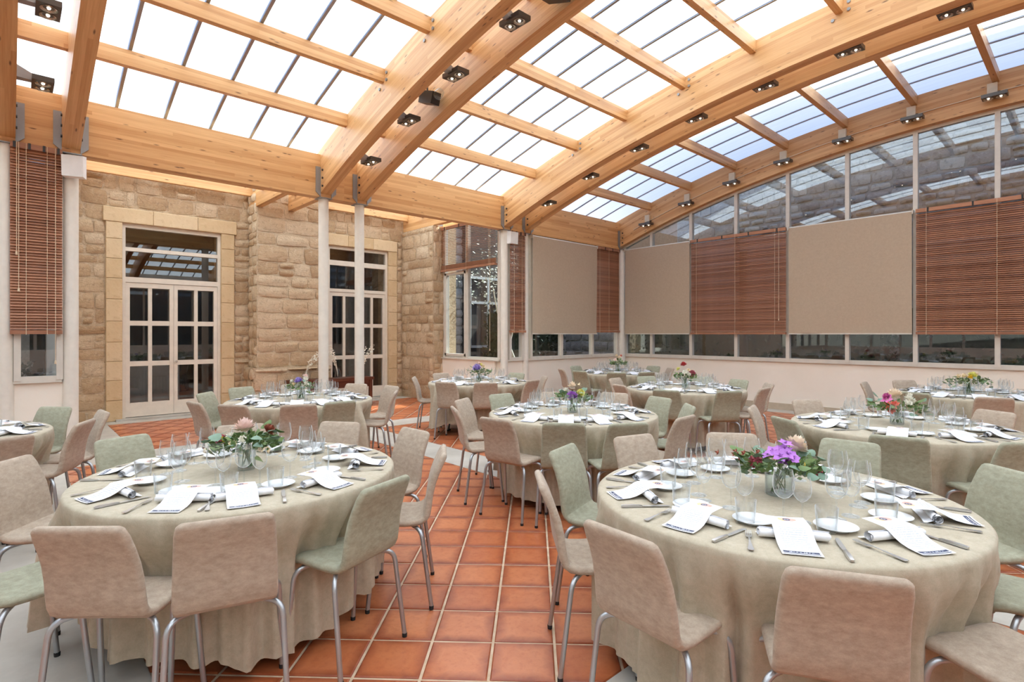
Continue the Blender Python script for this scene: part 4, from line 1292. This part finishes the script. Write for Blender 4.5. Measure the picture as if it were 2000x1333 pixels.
# ---- chair prototype: one padded shell (seat, backrest), four tube legs with rubber feet
def chair_path():
    P = [(.136, .424), (.143, .438), (.131, .453), (.105, .461), (.06, .463), (.0, .459), (-.07, .455), (-.125, .456), (-.158, .463), (-.180, .480), (-.192, .505), (-.199, .55),
         (-.207, .61), (-.221, .67), (-.241, .725), (-.266, .780), (-.283, .812), (-.288, .822), (-.291, .828)]
    return P
def shell_ring(mb, c, nrm, hw, th, n=4):
    # rounded rectangle across x, thickness along nrm
    ring = []
    r = min(th * .48, hw * .9)
    pts = []
    for sx, sn, a0 in ((1, 1, 0), (-1, 1, 90), (-1, -1, 180), (1, -1, 270)):
        for k in range(n):
            a = math.radians(a0 + 90 * k / (n - 1))
            pts.append((sx * (hw - r) + r * math.cos(a), sn * (th / 2 - r) + r * math.sin(a)))
    for x, t in pts:
        ring.append(mb.vert((x, c[0] + nrm[0] * t, c[1] + nrm[1] * t)))
    return ring
def chair_part(i0, i1, name, mat):
    P = chair_path(); mb = MB(); rings = []
    for i in range(i0, i1 + 1):
        a, b = P[max(0, i - 1)], P[min(len(P) - 1, i + 1)]
        t = Vector((b[0] - a[0], b[1] - a[1])).normalized()
        nrm = (t.y, -t.x) if True else None
        s = i / (len(P) - 1)
        hw = lerp(.178, .180, smooth(0, .4, s)) - .018 * smooth(.55, 1, s)
        th = .036
        for k, (dh, dt) in enumerate(((.030, .012), (.012, .026), (.004, .033))):
            if i == k: hw -= dh; th = dt + .0
            if len(P) - 1 - i == k: hw -= dh; th = dt
        rings.append(shell_ring(mb, P[i], nrm, hw, th))
    n = len(rings[0])
    for a, b in zip(rings, rings[1:]):
        for j in range(n): mb.face(a[j], b[j], b[(j + 1) % n], a[(j + 1) % n])
    if i0 == 0: mb.face(*rings[0])
    if i1 == len(P) - 1: mb.face(*rings[-1][::-1])
    return mb.mesh(name, mat, 60)
def arc_path(A, B, C, r=.05, n=6):
    A, B, C = Vector(A), Vector(B), Vector(C)
    d1, d2 = (A - B).normalized(), (C - B).normalized()
    p1, p2 = B + d1 * r, B + d2 * r
    out = [A]
    for k in range(n + 1):
        t = k / n
        out.append(p1 * (1 - t) ** 2 + B * 2 * t * (1 - t) + p2 * t * t)
    out.append(C)
    return out
SEATME = {k: chair_part(0, 9, 'seat', m) for k, m in (('p', PINK), ('s', SAGE))}
BACKME = {k: chair_part(9, 18, 'backrest', m) for k, m in (('p', PINK), ('s', SAGE))}
LEGME = []
for y0, yb, yf in ((-.05, -.160, -.215), (.02, .085, .125)):
    for sx in (-1, 1):
        mb = MB(); mb.tube(arc_path((sx * .05, y0, .440), (sx * .198, yb, .427), (sx * .214, yf, .012), .055), .0115, 10)
        lm = mb.mesh('leg', LEG, 60)
        mb = MB(); mb.lathe([(0, 0), (.012, 0), (.013, .016), (.012, .02)], 10, (sx * .214, yf, 0)); fm = mb.mesh('foot_cap', RUBBER, 60)
        LEGME.append((lm, fm))
mb = MB(); mb.bbox(-.06, .06, -.07, .08, .432, .444); PLATE_ME = mb.mesh('seat_plate', LEG)
CN = {'p': 'beige', 's': 'sage green'}
SEEN = {'T1': 'front', }
def chair(x, y, rz, fab, label, group):
    t = thing('dining_chair', label, 'chair', (x, y, 0), rz, group)
    ob('seat', SEATME[fab], t); ob('backrest', BACKME[fab], t); ob('seat_plate', PLATE_ME, t)
    for lm, fm in LEGME:
        l_ = ob('leg', lm, t); ob('foot_cap', fm, l_)
    return t
TR = 0.792                                 # table top radius
TZ = 0.752
CLOCKS = {}
for tk, L in SEATS.items():
    tx, ty = SEATC.get(tk, TABLES[tk]); used = set(); CLOCKS[tk] = {}
    rr = random.Random(hash(tk) % 1000 if False else int(tk[1:]) * 17)
    for deg, fab, d in L:
        a = math.radians(deg); d = d - .290
        ck = clock(tk, deg, used); CLOCKS[tk][deg] = ck
        chair(tx + math.cos(a) * d, ty + math.sin(a) * d, a + PI / 2 + rr.uniform(-.05, .05), fab,
              '%s velvet dining chair at the %s side of the %s' % (CN[fab], ck, TN[tk]), 'chairs around the banquet tables')
    CLOCKS[tk]['used'] = used

# ---- tables and cloths
def table(tk):
    tx, ty = TABLES[tk]
    t = thing('banquet_table', 'round folding banquet table hidden under its cloth, %s' % TN[tk], 'table', (tx, ty, 0), 0.3, 'round banquet tables')
    m_ = MB(); m_.lathe([(0, .715), (TR - .02, .715), (TR - .012, .722), (TR - .012, .740), (TR - .02, .744), (0, .744)], 48); m_.build('tabletop', WOOD_DARK, t, 40)
    for k in range(4):
        a = PI / 4 + k * PI / 2; c, s = math.cos(a) * .42, math.sin(a) * .42
        m_ = MB(); m_.tube([(c * .9, s * .9, .715), (c * 1.15, s * 1.15, .02)], .014, 8); m_.bbox(c * 1.15 - .04, c * 1.15 + .04, s * 1.15 - .012, s * 1.15 + .012, 0, .02); m_.build('leg', BLACK, t, 50)
def cloth(tk):
    tx, ty = TABLES[tk]
    r_ = random.Random(100 + int(tk[1:]))
    na = 320
    seats = [(math.radians(d), q - .29 - .158) for d, f, q in SEATS[tk]]
    nf = 36
    folds = [(r_.uniform(0, 2 * PI), r_.uniform(.035, .09), r_.uniform(.4, 1.1)) for _ in range(nf)]
    small = [r_.uniform(0, 6.28) for _ in range(5)]
    def fold(th):
        s = 0
        for c, w, A in folds:
            d = abs((th - c + PI) % (2 * PI) - PI)
            s += A * math.exp(-abs(d / w) ** 1.3)
        return s
    m_ = MB(); rings = []
    c0 = m_.vert((0, 0, TZ - .002))
    for rr in (.25, .5, .72, TR - .03, TR - .006, TR + .004):
        z = TZ - .002 - (.0 if rr < TR - .01 else (.003 if rr < TR else .012))
        rings.append([m_.vert((rr * math.cos(2 * PI * k / na), rr * math.sin(2 * PI * k / na), z + .0006 * math.sin(7 * 2 * PI * k / na + rr * 30))) for k in range(na)])
    zs = [.715, .68, .64, .60, .55, .50, .45, .39, .33, .28, .23, .185, .15, .12]
    for z in zs:
        row = []
        for k in range(na):
            th = 2 * PI * k / na
            d = (TZ - z) / TZ
            c = 0.0; tr_ = .70
            for s, sr in seats:
                dd = abs((th - s + PI) % (2 * PI) - PI); cc = 1 - smooth(.30, .40, dd)
                if cc > c: c, tr_ = cc, min(.775, sr)
            f = fold(th)
            free = TR + .006 + .07 * d ** 1.1 + (.10 * f - .05) * smooth(0, .45, d) + .018 * math.sin(27 * th + small[0] + 2 * math.sin(3 * th)) * smooth(0, .28, d) + .008 * math.sin(46 * th + small[4]) * smooth(.02, .3, d)
            tuck = lerp(TR + .004, tr_, smooth(.07, .40, d)) + (.036 * f) * smooth(0, .5, d) + .016 * math.sin(25 * th + small[1] + 2 * d) * smooth(.02, .3, d) + .010 * math.sin(44 * th + small[4]) * smooth(.02, .2, d) + .008 * smooth(.45, 1, d)
            rad = lerp(free, tuck, c)
            zz = z + (.045 * math.sin(2 * th + small[2]) + .02 * math.sin(5 * th + small[3]) + .008 * math.sin(21 * th + small[3]) - .01 - .05 * (1 - c)) * smooth(.55, .84, d)
            row.append(m_.vert((rad * math.cos(th), rad * math.sin(th), max(.012, zz))))
        rings.append(row)
    for k in range(na): m_.face(c0, rings[0][k], rings[0][(k + 1) % na])
    for a, b in zip(rings, rings[1:]):
        for k in range(na): m_.face(a[k], b[k], b[(k + 1) % na], a[(k + 1) % na])
    o = m_.build('tablecloth', CLOTH, None, 180)
    o.location = (tx, ty, 0)
    tag(o, 'sand coloured floor length cloth draped over the %s' % TN[tk], 'tablecloth', 'sand tablecloths')
for tk in TABLES:
    table(tk); cloth(tk)

# ---- tableware prototypes
def glass_parts(bowl, stem_h, foot_r, rs):
    b = MB(); b.lathe(bowl, 22); b_ = b.mesh('bowl', GLASS, 180)
    s = MB(); s.lathe([(.0035, .004), (.003, stem_h * .5), (.0036, stem_h - .004), (.008, stem_h + .003)], 10); s_ = s.mesh('stem', GLASS, 180)
    f = MB(); f.lathe([(0, .0), (foot_r, .0), (foot_r, .0018), (foot_r * .45, .004), (.0045, .009)], 22); f_ = f.mesh('foot', GLASS, 60)
    w = MB()
    for mb_, k in ((b, 0), (s, 0), (f, 0)):
        off = len(w.v); w.v += mb_.v; w.f += [tuple(i + off for i in q) for q in mb_.f]
    return b_, s_, f_, w.mesh('wine_glass', GLASS, 60)
def bowl(h0, pts): return [(r, h0 + z) for r, z in pts]
WG1 = glass_parts(bowl(.085, [(.004, 0), (.020, .006), (.034, .022), (.0405, .045), (.0415, .062), (.038, .092), (.0335, .118)]), .085, .036, 0)
WG2 = glass_parts(bowl(.080, [(.004, 0), (.017, .007), (.029, .022), (.0345, .042), (.0350, .056), (.0325, .080), (.0285, .102)]), .080, .033, 0)
mb = MB(); mb.lathe([(0, .003), (.033, .003), (.034, .012), (.0395, .092)], 22); mb.lathe([(0, 0), (.032, 0), (.0345, .004), (.0405, .092), (.0395, .0925)], 22)
TUMB = mb.mesh('water_tumbler', GLASS, 60)
mb = MB(); mb.lathe([(0, .004), (.048, .004), (.055, .008), (.076, .014), (.0775, .0155), (.075, .0145), (.052, .0055), (.048, .0), (0, .0)], 36)
PLATEME = mb.mesh('bread_plate', PORC, 50)
def napkin_me():
    m_ = MB(); n = 44; L = .118; pr = []
    for k in range(n + 1):
        a = k / n * 2 * PI * 2.4; r = lerp(.007, .0205, k / n); pr.append((r * math.cos(a - 1.2), r * math.sin(a - 1.2) * .92 + .0195))
    a = pr[-1]
    pr += [(a[0] + .008, .012), (.034, .004), (.045, .0035)]
    rows = []
    for x in (-L, -L * .5, 0, L * .5, L):
        k_ = 1 + .04 * math.sin(x * 40)
        rows.append([m_.vert((x + .003 * math.sin(j * .9), p[0] * k_, max(.002, p[1] * k_))) for j, p in enumerate(pr)])
    for a_, b_ in zip(rows, rows[1:]):
        for j in range(len(pr) - 1): m_.face(a_[j], a_[j + 1], b_[j + 1], b_[j])
    return m_.mesh('rolled_napkin', NAPKIN, 60)
NAPME = napkin_me()
def menu_me(seed):
    # y from the diner (0) to the table centre; lies on the cloth, climbs over the napkin roll
    m_ = MB(); W = .065
    P = [(0, .003), (.03, .0035), (.06, .006), (.09, .013), (.115, .024), (.138, .038), (.158, .046), (.180, .047), (.21, .0475), (.24, .0475), (.262, .047)]
    rows = []; s = [0]
    for a, b in zip(P, P[1:]): s.append(s[-1] + math.hypot(b[0] - a[0], b[1] - a[1]))
    for (y, z), d in zip(P, s):
        rows.append([m_.vert((x, y, z + .0035 * (x / W) ** 2 * math.sin(y * 9 + seed)), ((x / W) * .5 + .5, d / s[-1])) for x in (-W, -W / 2, 0, W / 2, W)])
    for a, b in zip(rows, rows[1:]):
        for j in range(4): m_.face(a[j], a[j + 1], b[j + 1], b[j])
    return m_.mesh('menu_card', MENU, 180)
MENUME = [menu_me(k) for k in range(3)]
def fork_me():
    m_ = MB()
    H = [(0, .0085, .003), (.012, .0105, .003), (.04, .0065, .004), (.085, .003, .006), (.115, .0032, .008), (.128, .009, .005), (.142, .0115, .004)]
    rows = [[m_.vert((-w, y, z)), m_.vert((w, y, z)), m_.vert((w, y, z + .002)), m_.vert((-w, y, z + .002))] for y, w, z in H]
    for a, b in zip(rows, rows[1:]):
        for j in range(4): m_.face(a[j], a[(j + 1) % 4], b[(j + 1) % 4], b[j])
    m_.face(*rows[0][::-1]); m_.face(*rows[-1])
    for k in range(4):
        x = -.009 + .006 * k; P = [(.142, .004), (.165, .004), (.190, .008)]
        for (ya, za), (yb, zb) in zip(P, P[1:]): m_.hexa([(x - .0015, ya, za), (x + .0015, ya, za), (x + .0012, yb, zb), (x - .0012, yb, zb)] + [(x - .0015, ya, za + .002), (x + .0015, ya, za + .002), (x + .0012, yb, zb + .002), (x - .0012, yb, zb + .002)])
    return m_.mesh('fork', CUTL, 40)
def knife_me():
    m_ = MB()
    H = [(0, .006, .0075), (.004, .008, .009), (.05, .0085, .010), (.088, .0062, .0085), (.092, .0045, .006)]
    rows = [[m_.vert((-w, y, .001)), m_.vert((w, y, .001)), m_.vert((w * .8, y, h)), m_.vert((-w * .8, y, h))] for y, w, h in H]
    for a, b in zip(rows, rows[1:]):
        for j in range(4): m_.face(a[j], a[(j + 1) % 4], b[(j + 1) % 4], b[j])
    m_.face(*rows[0][::-1]); m_.face(*rows[-1])
    B = [(.092, -.006, .006), (.12, -.0085, .008), (.18, -.009, .008), (.205, -.006, .0075), (.215, .003, .006)]
    rows = [[m_.vert((a, y, .003)), m_.vert((b, y, .003)), m_.vert((b, y, .0045)), m_.vert((a, y, .0045))] for y, a, b in B]
    for a, b in zip(rows, rows[1:]):
        for j in range(4): m_.face(a[j], a[(j + 1) % 4], b[(j + 1) % 4], b[j])
    m_.face(*rows[0][::-1]); m_.face(*rows[-1])
    return m_.mesh('table_knife', CUTL, 40)
FORKME, KNIFEME = fork_me(), knife_me()

def setting(tk, deg, ck, near, r_):
    tx, ty = TABLES[tk]; a = math.radians(deg + r_.uniform(-2, 2))
    ox, oy = math.cos(a), math.sin(a)           # outwards to the diner
    rx, ry = -oy, ox                            # the diner's right hand is the opposite of this when facing inwards
    rot0 = a + PI / 2                           # local +y points to the table centre, local +x to the diner's right
    X = (math.cos(rot0), math.sin(rot0)); Yv = (-math.sin(rot0), math.cos(rot0))
    def put(name, me, u, r, rz, label, cat, group, parts=None, z=TZ):
        x, y = tx + ox * r + X[0] * u, ty + oy * r + X[1] * u
        if parts:
            o = thing(name, label, cat, (x, y, z), rot0 + rz, group)
            for n_, m__ in parts: ob(n_, m__, o)
        else:
            o = tag(ob(name, me, None, (x, y, z), rot0 + rz), label, cat, group)
        return o
    at = 'at the %s setting of the %s' % (ck, TN[tk])
    j = lambda s: r_.uniform(-s, s)
    t0 = j(.12)
    put('rolled_napkin', NAPME, .0, .595, t0, 'rolled white napkin ' + at, 'napkin', 'rolled napkins', z=TZ + .001)
    o = put('menu_card', MENUME[r_.randrange(3)], j(.01), .748, t0 + j(.16), 'printed menu card over napkin ' + at, 'menu', 'printed menu cards')
    put('fork', FORKME, -.150 + j(.012), .742 + j(.015), j(.06), 'silver fork ' + at, 'fork', 'silver forks')
    put('table_knife', KNIFEME, .150 + j(.012), .742 + j(.012), j(.08), 'silver table knife ' + at, 'knife', 'silver knives')
    put('bread_plate', PLATEME, -.130 + j(.02), .445 + j(.015), 0, 'small white bread plate ' + at, 'plate', 'white bread plates')
    g1 = [('bowl', WG1[0]), ('stem', WG1[1]), ('foot', WG1[2])] if near else None
    g2 = [('bowl', WG2[0]), ('stem', WG2[1]), ('foot', WG2[2])] if near else None
    put('wine_glass', WG1[3], -.005 + j(.012), .345 + j(.02), j(3), 'larger wine glass ' + at, 'glass', 'stemmed wine glasses', g1)
    put('wine_glass', WG2[3], .070 + j(.012), .370 + j(.02), j(3), 'smaller wine glass ' + at, 'glass', 'stemmed wine glasses', g2)
    put('water_tumbler', TUMB, .125 + j(.012), .455 + j(.015), j(3), 'water tumbler ' + at, 'glass', 'water tumblers')
for tk, L in SEATS.items():
    r_ = random.Random(500 + int(tk[1:]))
    degs = sorted(d % 360 for d, f, q in L)
    full = list(degs)
    for a, b in zip(degs, degs[1:] + [degs[0] + 360]):
        n = int(round((b - a) / 37.0))
        for k in range(1, n): full.append((a + (b - a) * k / n) % 360)
    used = CLOCKS[tk]['used']
    for d in sorted(full):
        key = d if d in CLOCKS[tk] else (d - 360 if d - 360 in CLOCKS[tk] else None)
        ck = CLOCKS[tk][key] if key is not None else clock(tk, d, used)
        setting(tk, d, ck, tk in ('T1', 'T2'), r_)

# ---- flowers
def petal_quad(f, p, d, n_, l, w, curl=0.0):
    s = d.cross(n_).normalized()
    a = f.vert(p); b = f.vert(p + d * l * .45 + s * w + n_ * curl * .3); c = f.vert(p + d * l + n_ * curl); e = f.vert(p + d * l * .45 - s * w + n_ * curl * .3)
    g = f.vert(p + d * l * .5 - n_ * l * .12)
    f.face(a, b, g); f.face(b, c, g); f.face(c, e, g); f.face(e, a, g)
def head_round(R, layers, per, seed, open_=.9):
    f = MB(); r_ = random.Random(seed)
    for k in range(layers):
        t = k / max(1, layers - 1)
        el = lerp(1.35, -.15, t)
        for j in range(per + k):
            az = 2 * PI * (j / (per + k)) + k * .7 + r_.uniform(-.2, .2)
            d = Vector((math.cos(az) * math.cos(el), math.sin(az) * math.cos(el), math.sin(el) * .8))
            up = Vector((-math.cos(az) * math.sin(el), -math.sin(az) * math.sin(el), math.cos(el)))
            petal_quad(f, d * R * .15, (d + up * .15).normalized(), up, R * r_.uniform(.85, 1.05), R * .34, R * .18)
    f.lathe([(0, -.35 * R), (.4 * R, -.2 * R), (.5 * R, .1 * R), (.3 * R, .4 * R), (0, .5 * R)], 8)
    return f
def head_berries(R, n, seed):
    f = MB(); r_ = random.Random(seed)
    for k in range(n):
        a = k * 2.39996; z = 1 - 1.7 * (k + .5) / n; q = math.sqrt(max(0, 1 - z * z))
        c = Vector((q * math.cos(a), q * math.sin(a), z)) * R * .85; b = R * .24
        o = [f.vert(c + Vector(v) * b) for v in ((1, 0, 0), (0, 1, 0), (-1, 0, 0), (0, -1, 0), (0, 0, 1), (0, 0, -1))]
        for i in range(4): f.face(o[i], o[(i + 1) % 4], o[4]); f.face(o[(i + 1) % 4], o[i], o[5])
    f.lathe([(0, -.6 * R), (.5 * R, -.4 * R), (.7 * R, 0), (.5 * R, .5 * R), (0, .7 * R)], 8)
    return f
def head_orchid(R, seed):
    f = MB(); r_ = random.Random(seed)
    for j in range(5):
        az = 2 * PI * j / 5 + r_.uniform(-.1, .1); d = Vector((math.cos(az), math.sin(az), .28)).normalized()
        petal_quad(f, d * R * .1, d, Vector((0, 0, 1)), R, R * .40, -R * .15)
    for j in range(3):
        az = 2 * PI * j / 3; d = Vector((math.cos(az) * .6, math.sin(az) * .6, 1)).normalized(); petal_quad(f, Vector((0, 0, 0)), d, Vector((math.cos(az), math.sin(az), 0)), R * .45, R * .16, 0)
    return f
def leaf_round(l, w):
    f = MB(); n = 10
    c = f.vert((0, l * .5, .006))
    r = [f.vert((w * math.sin(2 * PI * k / n) * (1 - .15 * math.cos(2 * PI * k / n)), l * .5 - l * .5 * math.cos(2 * PI * k / n), .004 * math.cos(4 * PI * k / n))) for k in range(n)]
    for k in range(n): f.face(c, r[k], r[(k + 1) % n])
    f.tube([(0, -.03, -.004), (0, 0, 0)], .0014, 4)
    return f
LEAFR = [leaf_round(.055, .028).mesh('eucalyptus_leaf', EUCA, 180), leaf_round(.065, .020).mesh('eucalyptus_leaf', LEAF, 180), leaf_round(.042, .022).mesh('eucalyptus_leaf', EUCA, 180)]
FC = {}
def fhead(kind, colr, R):
    key = (kind, colr, R)
    if key not in FC:
        sd = len(FC) + 3
        f = {'rose': lambda: head_round(R, 4, 5, sd), 'mum': lambda: head_round(R, 6, 9, sd), 'berry': lambda: head_berries(R, 34, sd), 'orchid': lambda: head_orchid(R, sd), 'daisy': lambda: head_round(R, 2, 9, sd)}[kind]()
        FC[key] = f.mesh('flower_head', PET[colr], 60)
    return FC[key]
def bouquet(tk, label, heads, seed, vase_r=.047, vase_h=.11, spread=.17, leaves=18, filler=170, shift=(0, 0), square=False):
    tx, ty = TABLES[tk]; r_ = random.Random(seed)
    t = thing('centrepiece', label, 'flowers', (tx + shift[0], ty + shift[1], TZ), 0, 'flower centrepieces')
    m_ = MB(); m_.lathe([(0, .0), (vase_r * .94, .0), (vase_r, .006), (vase_r, vase_h), (vase_r * .95, vase_h), (vase_r * .93, .012), (0, .010)], 24); m_.build('vase', VASEGLASS, t, 50)
    m_ = MB()
    for k in range(12):
        a = r_.uniform(0, 6.28); a2 = a + r_.uniform(1.5, 3)
        m_.tube([(math.cos(a) * vase_r * .6, math.sin(a) * vase_r * .6, .014), (math.cos(a2) * vase_r * .5, math.sin(a2) * vase_r * .5, vase_h + .02)], .0028, 5)
    m_.build('stems', STEM, t, 60, kind='stuff')
    f = MB()
    for k in range(filler):
        az = r_.uniform(0, 6.28); rad = spread * math.sqrt(r_.random()) * .85
        p = Vector((math.cos(az) * rad, math.sin(az) * rad, vase_h + .01 + r_.uniform(0, .075) * (1 - .4 * rad / spread)))
        d = Vector((math.cos(az) * .8 + r_.gauss(0, .35), math.sin(az) * .8 + r_.gauss(0, .35), r_.uniform(-.3, .9))).normalized(); n_ = d.orthogonal().normalized(); n_.rotate(Matrix.Rotation(r_.uniform(0, 6.28), 3, d))
        l = r_.uniform(.025, .05); w = l * .28
        q = [f.vert(p), f.vert(p + d * l * .5 + n_ * w), f.vert(p + d * l), f.vert(p + d * l * .5 - n_ * w)]; f.face(*q)
    f.build('small_leaves', LEAF, t, kind='stuff')
    for k in range(leaves):
        az = 2 * PI * k / leaves + r_.uniform(-.3, .3); rad = spread * r_.uniform(.55, 1.12)
        o = ob('large_leaf', LEAFR[r_.randrange(3)], t, (math.cos(az) * rad * .85, math.sin(az) * rad * .85, vase_h + r_.uniform(-.03, .10)))
        o.rotation_euler = (r_.uniform(-.5, .9), r_.uniform(-.6, .6), az - PI / 2 + r_.uniform(-.6, .6)); s = r_.uniform(.8, 1.25); o.scale = (s, s, s)
    for kind, colr, R, x, y, z in heads:
        # x: to the viewer's right, y: away from the viewer
        px, py = x * Fy + y * Fx, -x * Fx + y * Fy
        o = ob('flower_head', fhead(kind, colr, R), t, (px, py, vase_h + z))
        tilt = Vector((px, py, .10)).normalized(); o.rotation_euler = tilt.to_track_quat('Z', 'Y').to_euler()
    return t
def many(kind, colr, R, n, cx, cy, cz, s, seed):
    r_ = random.Random(seed); return [(kind, colr, R, cx + r_.gauss(0, s), cy + r_.gauss(0, s), cz + r_.gauss(0, s * .6)) for _ in range(n)]
bouquet('T2', 'centrepiece with purple orchids, dark red berries and one peach bloom in glass vase', many('orchid', 'purple', .036, 20, -.005, -.04, .095, .034, 1) + [('mum', 'peach', .050, .085, .02, .12), ('berry', 'burgundy', .032, -.125, -.03, .06), ('berry', 'burgundy', .030, .135, -.06, .02), ('mum', 'yellow', .016, .055, -.09, .06)] + many('daisy', 'rust', .014, 8, -.17, .02, .09, .03, 2), 31, .062, .10, .19, 30, 320, shift=(.03, -.03))
bouquet('T1', 'centrepiece with pale pink carnation, white roses and a yellow flower', [('mum', 'pink', .056, -.01, 0, .115), ('daisy', 'yellow', .03, -.095, -.05, .06), ('berry', 'burgundy', .035, -.125, -.02, .05), ('mum', 'rust', .035, .11, .02, .10), ('rose', 'cream', .026, -.03, -.09, .04), ('rose', 'white', .024, .02, -.09, .07), ('rose', 'white', .022, .045, -.09, .03), ('rose', 'white', .022, -.06, -.06, .085), ('daisy', 'cream', .02, .14, -.06, .01), ('daisy', 'cream', .02, .12, -.09, .02)], 32, .045, .11, .19, 32, 340)
bouquet('T3', 'centrepiece with lilac bloom and white roses near the stone pier', [('mum', 'lilac', .045, -.01, -.04, .10), ('rose', 'white', .035, .06, -.03, .12), ('rose', 'pink', .032, .05, 0, .15), ('rose', 'white', .032, .08, -.05, .07), ('rose', 'cream', .03, -.06, -.05, .06), ('rose', 'white', .028, -.10, 0, .09)], 33, .045, .11, .15, 14, 140)
bouquet('T4', 'centrepiece with purple, lemon yellow and peach blooms on the centre table', [('mum', 'purple', .05, -.01, -.08, .05), ('mum', 'lemon', .04, .065, -.09, .08), ('rose', 'peach', .045, .0, 0, .14), ('rose', 'white', .03, -.06, 0, .10), ('daisy', 'cream', .025, .06, 0, .15)], 34, .05, .11, .20, 18, 170)
bouquet('T5', 'wide centrepiece with coral and pink roses and white blooms', [('mum', 'peach', .055, -.02, 0, .13), ('orchid', 'magenta', .05, -.11, -.04, .10), ('mum', 'magenta', .03, -.10, -.02, .12), ('rose', 'coral', .035, -.13, -.07, .05), ('rose', 'coral', .038, -.085, -.09, .06), ('rose', 'coral', .03, -.10, -.08, .01), ('rose', 'white', .04, .06, -.04, .10), ('rose', 'white', .035, .03, -.08, .07), ('rose', 'white', .035, .09, -.04, .08), ('rose', 'white', .03, .10, 0, .12)], 35, .05, .11, .22, 20, 190, shift=(.02, .02))
bouquet('T6', 'centrepiece with pale lilac bloom and yellow green leaves below the courtyard window', [('mum', 'lilac', .07, -.03, -.06, .09), ('rose', 'cream', .04, .06, -.04, .12), ('rose', 'lemon', .035, .03, -.02, .14), ('rose', 'pink', .035, .0, 0, .16)], 36, .05, .12, .17, 14, 150)
bouquet('T7', 'tall loose centrepiece with peach blooms in the far corner', [('rose', 'peach', .04, .02, -.03, .15), ('rose', 'pink', .04, -.05, -.03, .10), ('rose', 'coral', .03, .06, 0, .18), ('rose', 'cream', .035, -.02, 0, .18)], 37, .05, .14, .18, 14, 170)
bouquet('T8', 'centrepiece with red dahlia on top, white and burgundy blooms', [('mum', 'red', .045, -.02, 0, .20), ('rose', 'white', .04, -.02, -.06, .10), ('rose', 'white', .035, .03, -.06, .07), ('rose', 'cream', .03, .03, -.04, .13), ('berry', 'burgundy', .05, .09, -.02, .08), ('mum', 'lemon', .03, -.09, 0, .14)], 38, .045, .12, .16, 12, 140)
bouquet('T9', 'wide low centrepiece with yellow and cream blooms in brown pot at the right edge', [('mum', 'lemon', .05, .02, -.03, .11), ('rose', 'peach', .04, .08, 0, .12), ('rose', 'cream', .04, -.05, 0, .10), ('rose', 'cream', .035, -.12, 0, .10), ('rose', 'yellow', .035, -.02, -.05, .09)], 39, .055, .12, .24, 20, 200)
